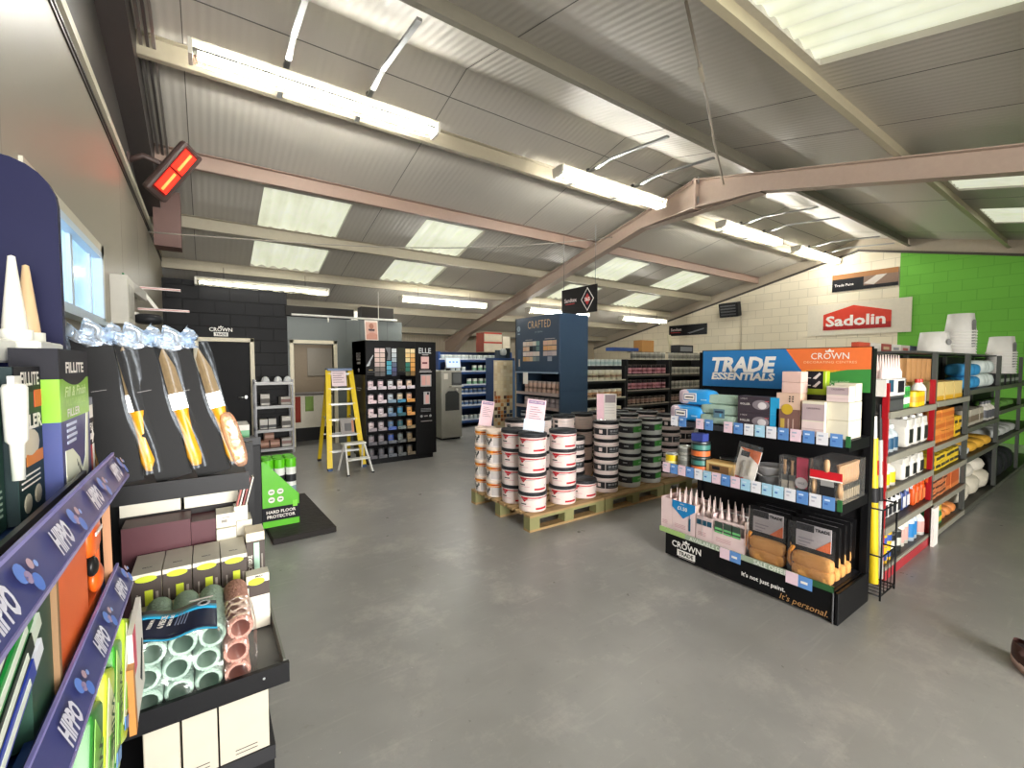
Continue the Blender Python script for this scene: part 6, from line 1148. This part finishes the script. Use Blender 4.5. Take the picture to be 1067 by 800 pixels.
t, w = wallsign('wall_sign', 'dark banner with orange top high on the cream wall', 4.69, 3.38, 3.42, 3.84, mat('#1f1f22', .45))
b = B(); b.bx(-w, -.022, 3.72, w, -.02, 3.84, mat('#a8713c', .5)); b.bx(0, -.022, 3.50, w, -.02, 3.72, mat('#8a6f5c', .5)); b.poly([(0, 3.55), (.25, 3.72), (.45, 3.72), (.2, 3.5)], -.024, -.022, mat('#d9cfc4', .5)); b.text('Trade Paint', .40, (-.40, -.024, 3.57), PAPER, .01); b.build('banner_print', t)
t, w = wallsign('wall_sign', 'small black banner with red lettering by the far corner', 9.5, 8.1, 2.55, 2.90, mat('#1d1d20', .45))
b = B(); b.text('Sandtex', .42, (-.42, -.022, 2.76), mat('#d9c9c4'), .02); b.bx(-.64, -.022, 2.65, -.25, -.02, 2.67, mat('#b32a2c')); b.poly([(.1, 2.6), (.6, 2.72), (.6, 2.76), (.0, 2.63)], -.022, -.02, mat('#6d6f72')); b.build('banner_print', t)
t = thing('wall_heater', 'black box heater tilted on the cream gable wall', 'heater', (XG - .16, 7.25, 3.02), R(-90), None); b = B(); b.M = ROTX(R(12)); b.bx(-.29, -.12, 0, .29, .1, .42, mat('#1e1e20', .4)); b.build('case', t, bevel=.02, seg=2); b = B(); b.M = ROTX(R(12))
for i in range(4): b.bx(-.23, -.128, .06 + i * .085, .23, -.12, .10 + i * .085, mat('#4b4b4e', .4))
b.build('grille', t); B().bx(-.05, .06, .15, .05, .155, .25, DARK).build('bracket', t)
b = B(); b.tube([(XG - .02, 7.0, 3.0), (XG - .02, 7.0, 1.7)], .012, mat('#c9bfa8', .5)); tag(b.build('cable_conduit'), 'thin pale conduit running down below the black heater', 'conduit')
# ================================================================ infrared heater on the left wall, glowing red
t = thing('infrared_heater', 'brown infrared heater glowing red on the left wall', 'heater', (-.565, 5.63, 3.45)); BRW = mat('#4a3a36', .45)
b = B(); b.bx(0, -.05, -.04, .02, .05, .16, BRW); b.tube([(.01, 0, .10), (.12, 0, .165), (.26, 0, .12), (.34, 0, .03)], .028, BRW, 8); b.build('bracket', t)
M = TR(.36, -.02, .06) @ ROTY(R(-58)) @ ROTX(R(-48))
b = B(); b.M = M; b.bx(-.31, -.115, -.02, .31, .115, .07, BRW); b.build('housing', t, bevel=.03, seg=2)
b = B(); b.M = M; b.bx(-.26, -.085, -.026, .26, .06, -.018, mat('#6b1510', .4)); b.build('reflector', t)
for s in (-1, 1):
    b = B(); b.M = M; b.bx(s * .125 - .112, -.075, -.032, s * .125 + .112, .05, -.027, mat('#ff2418', .3, emit=1.5)); b.build('glowing_element', t)
    b = B(); b.M = M; b.tube([(s * .125 - .1, -.01, -.04), (s * .125 + .1, -.01, -.04)], .012, mat('#ff5a2a', .3, emit=3)); b.build('heater_tube', t)
# bars and fittings on the left wall past the window
t = thing('wall_rail', 'two white bars on a bracket sticking out of the left wall', 'rail', (-.565, 6.0, 2.2)); 
for z, x in ((.19, .36), (-.03, .43)): b = B(); b.bx(.0, -.02, z - .012, x, .02, z + .012, mat('#e2d3cf', .4)); b.bx(.0, -.021, z - .004, x, -.019, z + .004, mat('#c98a84', .4)); b.build('bar', t)
b = B(); b.bar((.02, 0, .19), (.16, 0, -.03), .03, .03, WHITE); b.bar((.0, -.55, .12), (.05, 0, .1), .05, .09, mat('#b9b7ae', .4)); b.build('bracket', t)
b = B(); b.bx(0, 0, 0, .1, .36, .36, mat('#cbc8bd', .45)); b.bx(.1, .05, .05, .103, .3, .3, mat('#b3b0a6', .45)); tag(b.build('wall_box', bevel=.006), 'plain grey white box fixed to the left wall past the window', 'box', None, (-.5645, 4.35, 1.90), 0)
b = B(); b.blob((.13, 0, 0), (.22, .22, .10), mat('#26272a', .4), 10, 3); b.bx(0, -.04, -.02, .06, .04, .06, mat('#d8d5cc', .4)); tag(b.build('wall_speaker'), 'small black and white device below the wall bars', 'speaker', None, (-.5645, 5.4, 2.02), 0)
t = thing('exit_sign', 'small green exit sign projecting from the left wall', 'sign', (-.5645, 5.1, 2.24)); b = B(); b.bx(0, -.12, 0, .012, .18, .13, mat('#1f7a46', .4)); b.build('panel', t); b = B(); b.text('EXIT', .11, (.0135, .07, .065), PAPER, .03, rot=ROTZ(R(90))); b.bx(.0121, -.09, .04, .0135, -.03, .1, PAPER); b.build('exit_lettering', t)
# ================================================================ floor display of spray cans on its mat
b = B(); b.bx(-.27, -.68, 0, .27, .68, .055, mat('#2a2624', .6, bump=.3)); tag(b.build('display_plinth', bevel=.006), 'low dark plinth lying on the floor by the wall aisle', 'plinth', None, (.69, 5.03, 0), R(2))
t = thing('display_carton', 'bright green carton display of floor protector spray cans', 'carton', (.555, 4.83, .056), R(0)); LM = mat('#5fc41c', .4); w = .16
b = B(); b.poly([(-w, 0), (w, 0), (w, .28), (-w + .025, .63), (-w, .63)], -.16, -.155, LM); b.bx(-w, .155, 0, w, .16, .5, LM); b.bx(-w, -.155, 0, w, .155, .006, LM)
b.poly([(-.16, 0), (.16, 0), (.16, .5), (-.16, .63)], -w, -w + .005, LM, 'yz'); b.poly([(-.16, 0), (.16, 0), (.16, .28), (-.16, .28)], w - .005, w, LM, 'yz'); b.build('tray', t)
b = B(); b.bx(-w, -.163, .06, w, -.1605, .19, INK); b.text('HARD FLOOR', .25, (.0, -.165, .145), PAPER, .03); b.text('PROTECTOR', .24, (.0, -.165, .10), PAPER, .03); b.bx(.10, -.1652, .17, .14, -.163, .23, mat('#7fd83a'))
for q in range(2):
    for r in range(2): b.lathe([(.0001, 0), (.028, 0)], PAPER, (0, 0, 0), 14, TR(-.08 + .075 * q, -.1625, .26 + .075 * r) @ ROTX(pi / 2), False); b.bx(-.095 + .075 * q, -.1645, .255 + .075 * r, -.065 + .075 * q, -.163, .265 + .075 * r, mat('#3f8f20'))
b.build('front_print', t)
KSC = Kind(lambda: (lambda b: b.build('spray_can'))(B().cyl((0, 0, 0), .046, .61, mat('#e3e6e0', .35), 16, top=LM).cyl((0, 0, .54), .0475, .085, LM, 16).lathe([(.047, .40), (.047, .47)], mat('#2c2d30', .4), n=16).lathe([(.047, .24), (.047, .36)], mat('#8aa0a8', .4), n=16)), 'spray can')
for r in range(3):
    for i in range(3): KSC.put((.555 - .098 + i * .098, 4.83 - .098 + r * .098, .0635), 0, 'green capped spray can in the floor display, %s row, %s' % (('front', 'middle', 'back')[r], ('left', 'centre', 'right')[i]), 'spray cans in the floor display')
# ================================================================ grey metal shelf by the black door
t = thing('metal_shelf', 'grey metal shelf rack standing between the black door and grey room', 'shelf unit', (.985, 8.82, 0)); MG = mat('#77777a', .4, .3)
for s in (-1, 1):
    for y in (0, .36): B().bx(s * .29 - .015, y, 0, s * .29 + .015, y + .03, 1.32, MG).build('post', t)
for z in (.10, .44, .86, 1.28): b = B(); b.bx(-.29, 0, z - .035, .29, .39, z, MG); b.bx(-.29, -.004, z - .05, .29, 0, z, mat('#8d8d8c', .4, .3)); b.build('shelf', t)
g = 'goods on the grey metal shelf'
def put(K, x, z, lab, y=8.95): K.put((x, y, z + .0005), R(random.uniform(-8, 8)), lab, g)
KH = Kind(lambda: B().lathe([(.07, 0), (.068, .02), (.05, .07), (.015, .095), (.001, .097)], mat('#d2d4d6', .35), n=16).build('cup'), 'cup')
put(KH, .86, 1.28, 'white upturned cup on the top metal shelf, left one'); put(KH, 1.06, 1.28, 'white upturned cup on the top metal shelf, middle one'); put(KH, 1.215, 1.28, 'white upturned cup on the top metal shelf, right one')
Ka = Kind(cbox(.14, .15, .2, '#cfcac2', (.2, .6, '#55504c'))); Kb = Kind(cbox(.16, .16, .14, '#b9b4ac', (.3, .7, '#8a6a64'))); Kc = Kind(cbox(.12, .16, .17, '#d6d3cb', (.1, .4, '#4b4b4d'))); Kd = Kind(cbox(.15, .18, .13, '#8a5a44', (.3, .7, '#caa08c')))
put(Ka, .85, .86, 'white printed box on the upper metal shelf, left'); put(Kb, 1.18, .86, 'grey rose box on the upper metal shelf, right')
put(Kc, .82, .44, 'white and dark box on the middle metal shelf, leftmost'); put(Kc, .955, .44, 'white and dark box on the middle metal shelf, in the centre'); put(Ka, 1.18, .44, 'white printed box on the middle metal shelf, right')
put(Kd, .82, .10, 'brown box on the lowest metal shelf, left'); put(Kd, .99, .10, 'brown box on the lowest metal shelf, middle'); put(Kb, 1.18, .10, 'grey rose box on the lowest metal shelf, right'); put(Kd, .90, .2315, 'brown box lying on the two brown boxes below')
# inside the grey room: counter with towels, window panel
t = thing('counter', 'white counter seen through the opening of the grey room', 'counter', (1.75, 9.9, 0)); B().bx(-.36, 0, .28, .55, .5, .95, mat('#cfc7b4', .5)).build('front', t); B().bx(-.36, -.03, .95, .55, .52, .99, mat('#4a4038', .5)).build('worktop', t); B().bx(-.34, .05, 0, .53, .5, .28, mat('#1f1e1d', .6)).build('plinth', t)
for x, c, w_, z0, lab in ((1.50, '#8f3526', .15, .40, 'rust red towel hanging on the white counter front'), (1.74, '#7f9a4e', .16, .62, 'green towel hanging on the white counter front')):
    b = B(); b.sheet(lambda u, v: (-w_ / 2 + w_ * u, -.012 - .006 * sin(u * 12), z0 + (.93 - z0) * v), 12, 6, mat(c, .8)); tag(b.build('towel', solid=.006), lab, 'towel', None, (x, 9.895, 0), 0)
b = B(); b.bx(-.25, 0, 0, .35, .02, .7, mat('#8f877a', .4)); tag(b.build('notice_board'), 'grey board on the rear wall of the grey room', 'board', None, (2.35, 12.07, 1.3), 0)
area('room_area_light', (2.2, 10.8, 2.38), .8, .8, 12)  # area light that brightens the grey room, without a lamp fitting
